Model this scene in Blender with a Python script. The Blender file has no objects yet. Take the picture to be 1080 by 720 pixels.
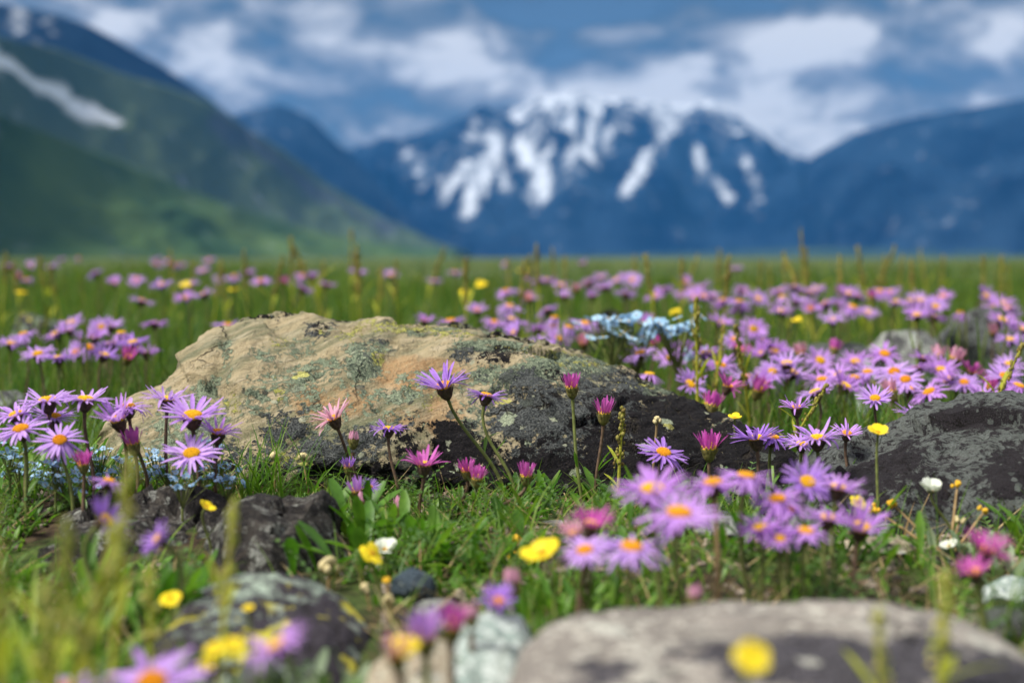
import bpy, bmesh, math, random
import numpy as np
from mathutils import Vector, Quaternion, Matrix

C = bpy.context.scene
COL = C.collection
R = math.radians
rng = np.random.default_rng(7)
rnd = random.Random(11)

# ------------------------------------------------------------------ camera
CAMH, FPX, HORIZON = 0.19, 1500.0, 272.0
PITCH = math.atan((360.0 - HORIZON) / FPX)
cam_d = bpy.data.cameras.new("camera")
cam = bpy.data.objects.new("camera", cam_d)
COL.objects.link(cam)
cam.location = (0, 0, CAMH)
cam.rotation_euler = (math.pi / 2 - PITCH, 0, 0)
cam_d.sensor_width = 36.0
cam_d.lens = 50.0
cam_d.clip_start = 0.02
cam_d.clip_end = 60000.0
cam_d.dof.use_dof = True
cam_d.dof.focus_distance = 1.09
cam_d.dof.aperture_fstop = 5.0
C.camera = cam

C.render.engine = 'CYCLES'
C.cycles.use_denoising = True
C.cycles.max_bounces = 6
C.cycles.diffuse_bounces = 3
C.cycles.transmission_bounces = 4
C.cycles.volume_bounces = 0
C.cycles.caustics_reflective = False
C.cycles.caustics_refractive = False
C.view_settings.view_transform = 'Standard'
C.view_settings.look = 'None'
C.view_settings.gamma = 1.0
C.view_settings.exposure = 0.78
C.view_settings.use_curve_mapping = False

SUN_EL, SUN_AZ = 55.0, 243.0          # azimuth clockwise from +Y: high on the left
SUN_STRENGTH = 4.0
SKY_STRENGTH = 0.10


# ------------------------------------------------------------------ node helper
class NT:
    def __init__(self, tree):
        self.t = tree
        tree.nodes.clear()

    def n(self, kind, ins=None, out=0, **props):
        nd = self.t.nodes.new(kind)
        for k, v in props.items():
            setattr(nd, k, v)
        for k, v in (ins or {}).items():
            s = nd.inputs[k]
            if isinstance(v, bpy.types.NodeSocket):
                self.t.links.new(v, s)
            else:
                s.default_value = v
        return nd.outputs[out] if out is not None else nd

    def math(self, op, a, b=None, c=None, clamp=False):
        ins = {0: a}
        if b is not None:
            ins[1] = b
        if c is not None:
            ins[2] = c
        return self.n('ShaderNodeMath', ins, operation=op, use_clamp=clamp)

    def vmath(self, op, a, b=None, out=0, scale=None):
        ins = {0: a}
        if b is not None:
            ins[1] = b
        nd = self.n('ShaderNodeVectorMath', ins, None, operation=op)
        if scale is not None:
            nd.inputs['Scale'].default_value = scale
        return nd.outputs[out]

    def noise(self, vec, scale, detail=4.0, rough=0.55, dist=0.0, out=0):
        return self.n('ShaderNodeTexNoise', {'Vector': vec, 'Scale': scale, 'Detail': detail, 'Roughness': rough, 'Distortion': dist}, out)

    def step(self, v, lo, hi):
        return self.n('ShaderNodeMapRange', {'Value': v, 'From Min': lo, 'From Max': hi, 'To Min': 0.0, 'To Max': 1.0}, interpolation_type='SMOOTHSTEP')

    def mix(self, fac, a, b, mode='MIX'):
        nd = self.t.nodes.new('ShaderNodeMix')
        nd.data_type = 'RGBA'
        nd.blend_type = mode
        for sock, v in ((nd.inputs[0], fac), (nd.inputs[6], a), (nd.inputs[7], b)):
            if isinstance(v, bpy.types.NodeSocket):
                self.t.links.new(v, sock)
            else:
                sock.default_value = (*v, 1.0) if isinstance(v, (tuple, list)) and len(v) == 3 else v
        return nd.outputs[2]

    def link(self, a, b):
        self.t.links.new(a, b)


def rgb(c):
    return (c[0], c[1], c[2], 1.0)


# ------------------------------------------------------------------ projection
def ray(px, py):
    a = (px - 540.0) / FPX
    b = (360.0 - py) / FPX
    cp, sp = math.cos(PITCH), math.sin(PITCH)
    return Vector((a, cp + b * sp, -sp + b * cp))


def at(px, py, Y):
    r = ray(px, py)
    return Vector((0, 0, CAMH)) + r * (Y / r.y)


def project(p):
    p = np.asarray(p, float)
    cp, sp = math.cos(PITCH), math.sin(PITCH)
    y, z = p[:, 1], p[:, 2] - CAMH
    dep = np.maximum(1e-6, y * cp - z * sp)
    return np.stack([540 + FPX * p[:, 0] / dep, 360 - FPX * (y * sp + z * cp) / dep], 1)


# ------------------------------------------------------------------ world
w = bpy.data.worlds.new("World")
C.world = w
w.use_nodes = True
nt = NT(w.node_tree)
sky = nt.n('ShaderNodeTexSky', None, 0, sky_type='NISHITA', sun_disc=False,
           sun_elevation=R(SUN_EL), sun_rotation=R(SUN_AZ), altitude=2200.0, air_density=1.0, dust_density=0.6, ozone_density=1.5)
tc = nt.n('ShaderNodeTexCoord', None, 'Generated')
nrm = nt.vmath('NORMALIZE', tc)
sep = nt.n('ShaderNodeSeparateXYZ', {0: nrm}, None)
stretch = nt.vmath('MULTIPLY', nrm, (1.0, 1.0, 1.9))
warp = nt.noise(stretch, 5.0, 3.0, 0.5, out=1)
warped = nt.vmath('ADD', stretch, nt.vmath('MULTIPLY', nt.vmath('SUBTRACT', warp, (0.5, 0.5, 0.5)), (0.16, 0.16, 0.12)))
n1 = nt.noise(warped, 7.0, 6.0, 0.52)
n2 = nt.noise(warped, 24.0, 6.0, 0.55)
off = nt.vmath('ADD', warped, (-0.016, 0.0, 0.040))
relief = nt.math('SUBTRACT', nt.math('MULTIPLY_ADD', n2, .45, n1), nt.math('MULTIPLY_ADD', nt.noise(off, 24.0, 6.0, 0.55), .45, nt.noise(off, 7.0, 6.0, 0.52)))
cl = nt.math('ADD', nt.math('MULTIPLY', n1, 0.62), nt.math('MULTIPLY', n2, 0.38))


def sky_blob(px, py, rx, ry, amp):
    d = ray(px, py).normalized()
    df = nt.vmath('MULTIPLY', nt.vmath('SUBTRACT', nrm, tuple(d)), (FPX / rx, FPX / rx, FPX / ry))
    ln = nt.vmath('DOT_PRODUCT', df, df, out=1)
    return nt.math('MULTIPLY', nt.math('EXPONENT', nt.math('MULTIPLY', ln, -1.0)), amp)


acc = nt.math('MULTIPLY_ADD', relief, 1.3, nt.math('MULTIPLY_ADD', cl, 3.6, -1.27))
for b in [(215, 62, 34, 26, .42), (505, 50, 50, 20, .46), (520, 72, 24, 14, .36), (345, 15, 45, 22, .34), (150, 18, 120, 20, .22),
          (700, 94, 60, 20, .52), (600, 100, 80, 18, .50), (650, 70, 40, 14, .26), (820, 130, 60, 26, .34), (880, 62, 150, 22, .10), (950, 95, 160, 30, .04), (860, 32, 110, 12, .30),
          (1060, 36, 28, 20, .36), (800, 2, 280, 16, -.46), (600, 22, 80, 26, -.24), (410, 95, 70, 34, -.20), (335, 70, 70, 34, -.18), (740, 50, 60, 10, -.12),
          (285, 120, 60, 26, -.30), (430, 138, 40, 12, .22), (460, 112, 60, 16, -.10), (1000, 70, 120, 8, -.10), (385, 150, 26, 16, .24), (20, 2, 70, 14, -.2), (100, 40, 60, 14, .10)]:
    acc = nt.math('ADD', acc, sky_blob(*b))
ramp = nt.n('ShaderNodeValToRGB', {0: acc}, None)
cr = ramp.color_ramp
cr.interpolation = 'B_SPLINE'
cols = [(0.0, (.026, .050, .078)), (.20, (.064, .094, .126)), (.42, (.140, .165, .195)), (.70, (.245, .26, .288)), (1.0, (.58, .585, .60))]
while len(cr.elements) < len(cols):
    cr.elements.new(0.5)
for e, (p, c) in zip(cr.elements, cols):
    e.position = p
    e.color = rgb(c)
lift = nt.math('MULTIPLY_ADD', nt.step(sep.outputs[2], 0.22, 0.8), 0.25, 1.0)     # thinner, brighter cloud overhead
high = nt.step(sep.outputs[2], 0.20, 0.6)
cloud = nt.mix(high, ramp.outputs[0], nt.mix(0.65, ramp.outputs[0], (.46, .44, .42)))
cloud = nt.vmath('MULTIPLY', cloud, nt.n('ShaderNodeCombineXYZ', {0: lift, 1: lift, 2: lift}))
cloud = nt.vmath('SCALE', cloud, scale=1.0 / SKY_STRENGTH)
cover = nt.step(acc, -0.15, 0.35)
out = nt.mix(nt.math('MULTIPLY_ADD', cover, 0.2, 0.8), sky, cloud)
bg = nt.n('ShaderNodeBackground', {'Color': out, 'Strength': SKY_STRENGTH})
nt.link(bg, nt.n('ShaderNodeOutputWorld', None, None).inputs['Surface'])

sun_d = bpy.data.lights.new("sun", 'SUN')
sun_d.energy = SUN_STRENGTH
sun_d.angle = R(15.0)
sun_d.color = (1.0, 0.95, 0.86)
sun = bpy.data.objects.new("sun", sun_d)
COL.objects.link(sun)
_sd = Vector((math.sin(R(SUN_AZ)) * math.cos(R(SUN_EL)), math.cos(R(SUN_AZ)) * math.cos(R(SUN_EL)), math.sin(R(SUN_EL))))
sun.rotation_euler = (-_sd).to_track_quat('-Z', 'Y').to_euler()


# ------------------------------------------------------------------ numpy noise
_perm = np.random.default_rng(3).permutation(256)
_perm = np.concatenate([_perm, _perm, _perm])
_grad = np.random.default_rng(4).normal(size=(256, 3))
_grad /= np.linalg.norm(_grad, axis=1)[:, None]


def perlin(p):
    p = np.asarray(p, float)
    i = np.floor(p).astype(int)
    f = p - i
    u = f * f * f * (f * (f * 6 - 15) + 10)
    i &= 255
    r = np.zeros(len(p))
    for dx in (0, 1):
        for dy in (0, 1):
            for dz in (0, 1):
                h = _perm[_perm[_perm[i[:, 0] + dx] + i[:, 1] + dy] + i[:, 2] + dz]
                g = _grad[h]
                dd = (g * (f - np.array([dx, dy, dz]))).sum(1)
                wt = (u[:, 0] if dx else 1 - u[:, 0]) * (u[:, 1] if dy else 1 - u[:, 1]) * (u[:, 2] if dz else 1 - u[:, 2])
                r += wt * dd
    return r * 1.6


def fbm(p, octv=4, gain=0.5, ridged=False):
    p = np.asarray(p, float)
    s, a, tot = np.zeros(len(p)), 1.0, 0.0
    for k in range(octv):
        v = perlin(p * 2 ** k + 17.3 * k)
        s += a * ((1 - 2 * np.abs(v)) if ridged else v)
        tot += a
        a *= gain
    return s / tot


def ground(x, y):
    x, y = np.asarray(x, float), np.asarray(y, float)
    z = 0.006 * np.sin(9 * x + 1.3) * np.cos(7 * y) + 0.004 * np.sin(21 * x + 14 * y)
    z = z + 0.022 * np.exp(-(((x + .30) / .17) ** 2 + ((y - 1.0) / .13) ** 2))       # swell under the left clump
    z = z + 0.018 * np.exp(-(((x - .22) / .16) ** 2 + ((y - .86) / .10) ** 2))
    far = np.clip((y - 1.6) / 2.0, 0, 1)
    roll = np.clip((y - 4.5) / 6.0, 0, 1)
    z = z + roll * (.060 * np.sin(.85 * x + 1.1) * np.cos(.31 * y) + .035 * np.sin(1.9 * x + .5 * y) - .02)
    z = z + far * (0.018 * np.sin(1.7 * x + .6) * np.sin(1.1 * y + .4))
    return z


def gz(x, y):
    return float(ground(x, y))


# ------------------------------------------------------------------ mesh helpers
def mesh_new(name, verts, quads=None, tris=None, mat=None, smooth=True, attrs=None):
    me = bpy.data.meshes.new(name)
    verts = np.asarray(verts, np.float32)
    lo, ls, off = [], [], 0
    idx = []
    if quads is not None and len(quads):
        q = np.asarray(quads, np.int32)
        idx.append(q.ravel())
        ls.append(np.arange(len(q)) * 4)
        lo.append(np.full(len(q), 4))
        off = len(q) * 4
    if tris is not None and len(tris):
        t = np.asarray(tris, np.int32)
        idx.append(t.ravel())
        ls.append(off + np.arange(len(t)) * 3)
        lo.append(np.full(len(t), 3))
    idx, ls, lo = np.concatenate(idx), np.concatenate(ls), np.concatenate(lo)
    me.vertices.add(len(verts))
    me.vertices.foreach_set('co', verts.ravel())
    me.loops.add(len(idx))
    me.loops.foreach_set('vertex_index', idx.astype(np.int32))
    me.polygons.add(len(ls))
    me.polygons.foreach_set('loop_start', ls.astype(np.int32))
    try:
        me.polygons.foreach_set('loop_total', lo.astype(np.int32))
    except Exception:
        pass
    me.polygons.foreach_set('use_smooth', np.full(len(ls), smooth))
    for k, v in (attrs or {}).items():
        a = me.attributes.new(k, 'FLOAT', 'POINT')
        a.data.foreach_set('value', np.asarray(v, np.float32))
    me.update(calc_edges=True)
    me.validate()
    if mat:
        me.materials.append(mat)
    return me


class Geo:
    """collects quads and triangles"""
    def __init__(self):
        self.v, self.q, self.t, self.k = [], [], [], 0

    def add(self, v, q=None, t=None):
        v = np.asarray(v, float).reshape(-1, 3)
        if q is not None and len(q):
            self.q.append(np.asarray(q, int) + self.k)
        if t is not None and len(t):
            self.t.append(np.asarray(t, int) + self.k)
        self.v.append(v)
        self.k += len(v)

    def mesh(self, name, mat, smooth=True):
        return mesh_new(name, np.concatenate(self.v), np.concatenate(self.q) if self.q else None,
                        np.concatenate(self.t) if self.t else None, mat, smooth)


def link(name, me, parent=None, loc=None, rot=None, scale=None):
    o = bpy.data.objects.new(name, me)
    COL.objects.link(o)
    if parent is not None:
        o.parent = parent
    if loc is not None:
        o.location = loc
    if rot is not None:
        o.rotation_mode = 'QUATERNION'
        o.rotation_quaternion = rot
    if scale is not None:
        o.scale = (scale,) * 3
    return o


def tag(o, label=None, cat=None, group=None, kind=None):
    if label:
        o['label'] = label
    if cat:
        o['category'] = cat
    if group:
        o['group'] = group
    if kind:
        o['kind'] = kind
    return o


def thing(name, loc, label, cat, group=None):
    o = bpy.data.objects.new(name, None)
    COL.objects.link(o)
    o.empty_display_size = 0.01
    o.location = loc
    return tag(o, label, cat, group)


def grid_quads(nu, nv, wrap=False):
    i = np.arange(nu - (0 if wrap else 1))[:, None]
    j = np.arange(nv - 1)[None, :]
    i2 = (i + 1) % nu
    return np.stack([i * nv + j, i2 * nv + j, i2 * nv + j + 1, i * nv + j + 1], -1).reshape(-1, 4)


def tube(pts, rad, n=6):
    pts = np.asarray(pts, float)
    m = len(pts)
    rad = np.broadcast_to(np.asarray(rad, float), (m,))
    tan = np.gradient(pts, axis=0)
    tan /= np.linalg.norm(tan, axis=1)[:, None] + 1e-12
    ref = np.array([0.31, 0.95, 0.05])
    a = np.cross(tan, ref)
    a /= np.linalg.norm(a, axis=1)[:, None] + 1e-12
    b = np.cross(tan, a)
    th = np.arange(n) / n * 2 * math.pi
    ring = pts[None] + rad[None, :, None] * (np.cos(th)[:, None, None] * a[None] + np.sin(th)[:, None, None] * b[None])
    return ring.reshape(-1, 3), grid_quads(n, m, True)


def bez(p0, p1, p2, p3, n=9):
    t = np.linspace(0, 1, n)[:, None]
    p0, p1, p2, p3 = (np.asarray(p, float) for p in (p0, p1, p2, p3))
    return (1 - t) ** 3 * p0 + 3 * (1 - t) ** 2 * t * p1 + 3 * (1 - t) * t * t * p2 + t ** 3 * p3


def blob(c, r, n=6, m=4, sz=1.0):
    """small ellipsoid"""
    th = np.arange(n) / n * 2 * math.pi
    ph = np.linspace(0.12, math.pi - 0.12, m)
    v = np.stack([np.sin(ph)[None] * np.cos(th)[:, None], np.sin(ph)[None] * np.sin(th)[:, None], np.cos(ph)[None] * sz * np.ones((n, 1))], -1)
    return v.reshape(-1, 3) * r + np.asarray(c, float), grid_quads(n, m, True)


def strips(base, az, th0, kap, length, width, prof, S=3, fold=0.0, twist=None):
    """curved tapering blades: N strips, each S segments, 2 (or 3 with fold) verts wide.
    th0: angle from vertical at the root, kap: added angle over the length"""
    N = len(base)
    t = np.linspace(0, 1, S + 1)
    ang = th0[:, None] + kap[:, None] * t[None]
    mid = 0.5 * (ang[:, 1:] + ang[:, :-1])
    seg = (length / S)[:, None]
    rr = np.concatenate([np.zeros((N, 1)), np.cumsum(np.sin(mid) * seg, 1)], 1)
    zz = np.concatenate([np.zeros((N, 1)), np.cumsum(np.cos(mid) * seg, 1)], 1)
    ca, sa = np.cos(az)[:, None], np.sin(az)[:, None]
    cen = np.stack([base[:, 0:1] + rr * ca, base[:, 1:2] + rr * sa, base[:, 2:3] + zz], -1)
    tw = (az + math.pi / 2) if twist is None else (az + math.pi / 2 + twist)
    side = np.stack([np.cos(tw), np.sin(tw), np.zeros(N)], -1)[:, None, :]
    hw = (width[:, None] * np.array([prof(x) for x in t])[None] * 0.5)[..., None]
    if fold:
        nrmv = np.stack([-np.cos(ang) * ca, -np.cos(ang) * sa, np.sin(ang)], -1)
        V = np.stack([cen - side * hw, cen - nrmv * hw * fold, cen + side * hw], 2)
        K = 3
    else:
        V = np.stack([cen - side * hw, cen + side * hw], 2)
        K = 2
    per = (S + 1) * K
    q = []
    for s in range(S):
        for k in range(K - 1):
            a = s * K + k
            q.append([a, a + 1, a + K + 1, a + K])
    q = np.array(q)[None] + (np.arange(N) * per)[:, None, None]
    return V.reshape(-1, 3), q.reshape(-1, 4)


P_GRASS = lambda t: max(0.06, (1 - t) ** 0.75)
P_LEAF = lambda t: 0.30 + 0.70 * math.sin(math.pi * min(1, (0.08 + t * 0.92)) ** 1.5) if t < 0.99 else 0.05
P_SPOON = lambda t: [0.35, 0.38, 0.55, 0.9, 1.0, 0.35][min(5, int(round(t * 5)))]
P_PETAL = lambda t: [0.5, 0.85, 1.0, 0.95, 0.80, 0.30][min(5, int(round(t * 5)))]


# ------------------------------------------------------------------ materials
def mat_new(name):
    m = bpy.data.materials.new(name)
    m.use_nodes = True
    return m, NT(m.node_tree)


def finish(nt, col, rough=0.6, transl=0.0, tcol=None, bump=None, spec=0.3, bdist=0.002, bstr=0.6):
    ins = {'Base Color': col, 'Roughness': rough, 'Specular IOR Level': spec}
    if bump is not None:
        ins['Normal'] = nt.n('ShaderNodeBump', {'Height': bump, 'Strength': bstr, 'Distance': bdist})
    p = nt.n('ShaderNodeBsdfPrincipled', ins)
    if transl:
        tr = nt.n('ShaderNodeBsdfTranslucent', {'Color': tcol if tcol is not None else col})
        p = nt.n('ShaderNodeMixShader', {0: transl, 1: p, 2: tr})
    nt.link(p, nt.n('ShaderNodeOutputMaterial', None, None).inputs['Surface'])


def leafy(name, cols, transl=0.35, rough=0.5, scale=60.0, spec=0.3):
    """foliage: colours picked per leaf, mottled along it"""
    m, nt = mat_new(name)
    isl = nt.n('ShaderNodeNewGeometry', None, 'Random Per Island')
    r = nt.n('ShaderNodeValToRGB', {0: isl}, None)
    e = r.color_ramp
    while len(e.elements) < len(cols):
        e.elements.new(0.5)
    for k, (el, c) in enumerate(zip(e.elements, cols)):
        el.position = k / max(1, len(cols) - 1)
        el.color = rgb(c)
    obj = nt.n('ShaderNodeTexCoord', None, 'Object')
    nz = nt.noise(obj, scale, 3.0, 0.6)
    c = nt.mix(nt.step(nz, 0.3, 0.7), nt.mix(1.0, r.outputs[0], (.72, .76, .66), 'MULTIPLY'), nt.mix(1.0, r.outputs[0], (1.2, 1.16, 1.1), 'MULTIPLY'))
    tcol = nt.mix(1.0, c, (1.25, 1.35, .8), 'MULTIPLY')
    finish(nt, c, rough, transl, tcol, spec=spec)
    return m


def petal(name, a, b, transl=0.4):
    m, nt = mat_new(name)
    isl = nt.n('ShaderNodeNewGeometry', None, 'Random Per Island')
    rn = nt.n('ShaderNodeObjectInfo', None, 'Random')
    f = nt.math('MULTIPLY_ADD', isl, 0.6, nt.math('MULTIPLY', rn, 0.5), clamp=True)
    c = nt.mix(f, a, b)
    obj = nt.n('ShaderNodeTexCoord', None, 'Object')
    c = nt.mix(nt.step(nt.noise(obj, 420.0, 2.0), 0.35, 0.7), c, nt.mix(1.0, c, (1.15, 1.2, 1.1), 'MULTIPLY'))
    finish(nt, c, 0.55, transl, spec=0.2)
    return m


def flat(name, c, rough=0.6, var=0.25, scale=200.0, transl=0.0, bump=0.0):
    m, nt = mat_new(name)
    obj = nt.n('ShaderNodeTexCoord', None, 'Object')
    nz = nt.noise(obj, scale, 3.0, 0.6)
    k = nt.step(nz, 0.3, 0.7)
    col = nt.mix(k, tuple(x * (1 - var) for x in c), tuple(min(1, x * (1 + var)) for x in c))
    finish(nt, col, rough, transl, bump=nz if bump else None, bdist=bump or 0.001)
    return m


M = {}
M['lilac'] = petal('aster_lilac', (.46, .24, .70), (.62, .40, .82))
M['violet'] = petal('aster_violet', (.33, .15, .62), (.46, .25, .72))
M['mauve'] = petal('aster_mauve', (.45, .19, .64), (.60, .35, .80))
M['magenta'] = petal('aster_magenta', (.50, .06, .38), (.60, .16, .52))
M['pink'] = petal('aster_pink', (.62, .24, .40), (.68, .40, .52))
M['disc'] = flat('aster_disc', (.88, .52, .02), .7, .22, 900.0)
M['disc_red'] = flat('aster_disc_orange', (.84, .40, .02), .7, .22, 900.0)
M['involucre'] = flat('aster_involucre', (.085, .055, .035), .7, .4, 500.0)
M['involucre_green'] = flat('aster_involucre_green', (.16, .14, .04), .7, .4, 500.0)
M['stem'] = flat('aster_stem', (.115, .072, .045), .7, .35, 260.0)
M['stem_green'] = flat('plant_stem_green', (.13, .15, .04), .7, .3, 200.0)
M['stem_tan'] = flat('plant_stem_tan', (.30, .20, .09), .7, .3, 200.0)
M['yellow'] = petal('buttercup_yellow', (.80, .58, .01), (.84, .66, .03), .3)
M['yellow_eye'] = flat('buttercup_eye', (.62, .36, .02), .7, .2, 600.0)
M['white'] = petal('white_petal', (.72, .74, .66), (.78, .80, .74), .35)
M['cream'] = flat('cream_floret', (.50, .42, .22), .7, .3, 500.0)
M['blue'] = petal('forget_me_not_blue', (.26, .45, .70), (.42, .60, .80), .3)
M['grass'] = leafy('grass_blades', [(.028, .090, .010), (.052, .135, .013), (.095, .185, .018), (.17, .21, .04)], .45)
M['grass_near'] = leafy('grass_near', [(.062, .155, .018), (.11, .23, .024), (.19, .29, .036)], .45)
M['leaf'] = leafy('leaf_broad', [(.050, .145, .014), (.095, .22, .022), (.16, .28, .03)], .38, .45, 90.0, .4)
M['pale_leaf'] = leafy('leaf_pale', [(.10, .22, .03), (.18, .30, .045), (.36, .40, .07)], .45)
M['feather'] = leafy('leaf_feather', [(.050, .12, .028), (.085, .17, .045), (.13, .21, .06)], .35)
M['silver'] = leafy('leaf_silver', [(.13, .19, .11), (.20, .26, .17), (.28, .33, .22)], .25)
M['culm'] = leafy('grass_culms', [(.055, .125, .016), (.10, .17, .022), (.15, .22, .032), (.17, .16, .05)], .45)
M['dry'] = leafy('dry_blades', [(.16, .10, .045), (.30, .22, .11), (.42, .33, .19)], .2, .8)
M['stalk'] = leafy('stalk_yellow', [(.36, .40, .04), (.48, .47, .06), (.50, .44, .10)], .4, .7)
M['spike'] = leafy('seed_spike', [(.24, .21, .05), (.38, .34, .10), (.22, .14, .05)], .35, .8)
M['fuzzy'] = leafy('fuzzy_head', [(.40, .44, .10), (.52, .52, .18), (.56, .48, .24)], .45, .8)


def ground_material():
    m, nt = mat_new('meadow_ground')
    pos = nt.n('ShaderNodeNewGeometry', None, 'Position')
    sp = nt.n('ShaderNodeSeparateXYZ', {0: pos}, None)
    a = nt.noise(pos, 14.0, 6.0, 0.6)
    b = nt.noise(pos, 90.0, 5.0, 0.65)
    c = nt.mix(nt.step(b, .35, .68), (.016, .011, .008), (.065, .046, .028))
    c = nt.mix(nt.math('MULTIPLY', nt.step(a, .40, .58), .85), c, nt.mix(nt.step(b, .3, .7), (.025, .045, .012), (.06, .095, .022)))
    far = nt.n('ShaderNodeTexNoise', {'Vector': pos, 'Scale': 0.011, 'Detail': 7.0, 'Roughness': .62})
    f2 = nt.noise(pos, 1.3, 6.0, .65)
    fc = nt.mix(nt.step(far, .38, .62), (.030, .065, .020), (.085, .115, .040))
    fc = nt.mix(nt.math('MULTIPLY', nt.step(f2, .42, .7), .5), fc, (.17, .15, .06))
    c = nt.mix(nt.step(sp.outputs[1], 1.8, 5.0), c, fc)
    finish(nt, c, .9, bump=b, bdist=.006, spec=.1)
    return m


def rosettes(nt, pos, f, scale, share, r0=.30):
    """round crisp lichen rosettes: mask and a number per rosette"""
    wob = nt.vmath('ADD', pos, nt.vmath('SCALE', nt.vmath('SUBTRACT', nt.noise(pos, scale * 3.5, 3.0, .6, out=1), (.5, .5, .5)), scale=.55 / scale))
    v = nt.n('ShaderNodeTexVoronoi', {'Vector': wob, 'Scale': scale, 'Randomness': 1.0}, None)
    cs = nt.n('ShaderNodeSeparateColor', {0: v.outputs['Color']}, None)
    rad = nt.math('MULTIPLY_ADD', cs.outputs[1], r0, r0 * .35)
    ins = nt.math('SUBTRACT', rad, v.outputs['Distance'])
    m = nt.math('MULTIPLY', nt.step(ins, 0.0, .035), nt.math('GREATER_THAN', cs.outputs[0], 1 - share))
    rim = nt.math('MULTIPLY', m, nt.math('SUBTRACT', 1.0, nt.step(ins, .05, .12)))
    return m, rim, cs.outputs[2]


def cracks(nt, pos, scale, width=.03):
    wob = nt.vmath('ADD', pos, nt.vmath('SCALE', nt.vmath('SUBTRACT', nt.noise(pos, scale * 2.2, 4.0, .6, out=1), (.5, .5, .5)), scale=.9 / scale))
    d = nt.n('ShaderNodeTexVoronoi', {'Vector': wob, 'Scale': scale, 'Randomness': 1.0}, 'Distance', feature='DISTANCE_TO_EDGE')
    gate = nt.step(nt.noise(pos, scale * .8, 2.0), .47, .60)
    return nt.math('MULTIPLY', nt.math('SUBTRACT', 1.0, nt.step(d, 0.0, width)), gate)


def rock_material(name, base_a, base_b, dark, dark_amt, lich, lich_amt, yellow_amt=0.0, scale=1.0, bstr=.8, streak=(1, 1, 1)):
    m, nt = mat_new(name)
    pos = nt.n('ShaderNodeTexCoord', None, 'Object')
    st = nt.vmath('MULTIPLY', pos, streak)
    a = nt.noise(st, 16 * scale, 6.0, .6)
    b = nt.noise(pos, 42 * scale, 7.0, .68, .4)
    f = nt.noise(pos, 210 * scale, 5.0, .7)
    g = nt.noise(pos, 700 * scale, 3.0, .6)
    c = nt.mix(nt.step(a, .32, .68), base_a, base_b)
    c = nt.mix(nt.math('MULTIPLY', nt.step(f, .5, .75), .5), c, tuple(min(.8, x * 1.5) for x in base_b))
    lo = .62 - .34 * lich_amt
    lm = nt.math('MULTIPLY', nt.step(nt.math('MULTIPLY_ADD', f, .8, nt.math('MULTIPLY', nt.noise(pos, 26 * scale, 7.0, .7, .5), .75)), lo + .24, lo + .31), .9)
    c = nt.mix(lm, c, nt.mix(nt.step(f, .4, .62), lich, tuple(min(.7, x * 1.9) for x in lich)))
    d0 = .72 - .42 * dark_amt
    da = nt.n('ShaderNodeAttribute', None, 'Fac', attribute_name='crust')
    dm = nt.step(nt.math('ADD', da, nt.math('MULTIPLY_ADD', f, .35, nt.math('MULTIPLY', b, .8))), d0 + .02, d0 + .09)
    c = nt.mix(dm, c, nt.mix(nt.step(g, .46, .64), dark, tuple(min(.3, x * 4 + .012) for x in dark)))
    if yellow_amt:
        y0 = .80 - .3 * yellow_amt
        ym = nt.step(nt.math('MULTIPLY_ADD', f, .25, nt.noise(pos, 33 * scale + 3, 5.0, .55)), y0, y0 + .05)
        c = nt.mix(ym, c, (.44, .40, .05))
    rm, rim, rv = rosettes(nt, pos, f, 46 * scale, .30)
    rc = nt.mix(rv, lich, tuple(min(.6, x * 2.4) for x in lich))
    c = nt.mix(nt.math('MULTIPLY', rm, .75), c, nt.mix(nt.step(g, .45, .62), rc, nt.mix(1.0, rc, (.5, .5, .5), 'MULTIPLY')))
    ck = cracks(nt, pos, 15 * scale)
    c = nt.mix(nt.math('MULTIPLY', ck, .8), c, (.012, .010, .008))
    h = nt.math('ADD', nt.math('MULTIPLY', b, .5), nt.math('ADD', nt.math('MULTIPLY', f, .35), nt.math('MULTIPLY', g, .15)))
    h = nt.math('SUBTRACT', nt.math('MULTIPLY_ADD', rm, .07, h), nt.math('MULTIPLY', ck, .35))
    finish(nt, c, .85, bump=h, bdist=.010, bstr=bstr, spec=.2)
    return m


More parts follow.
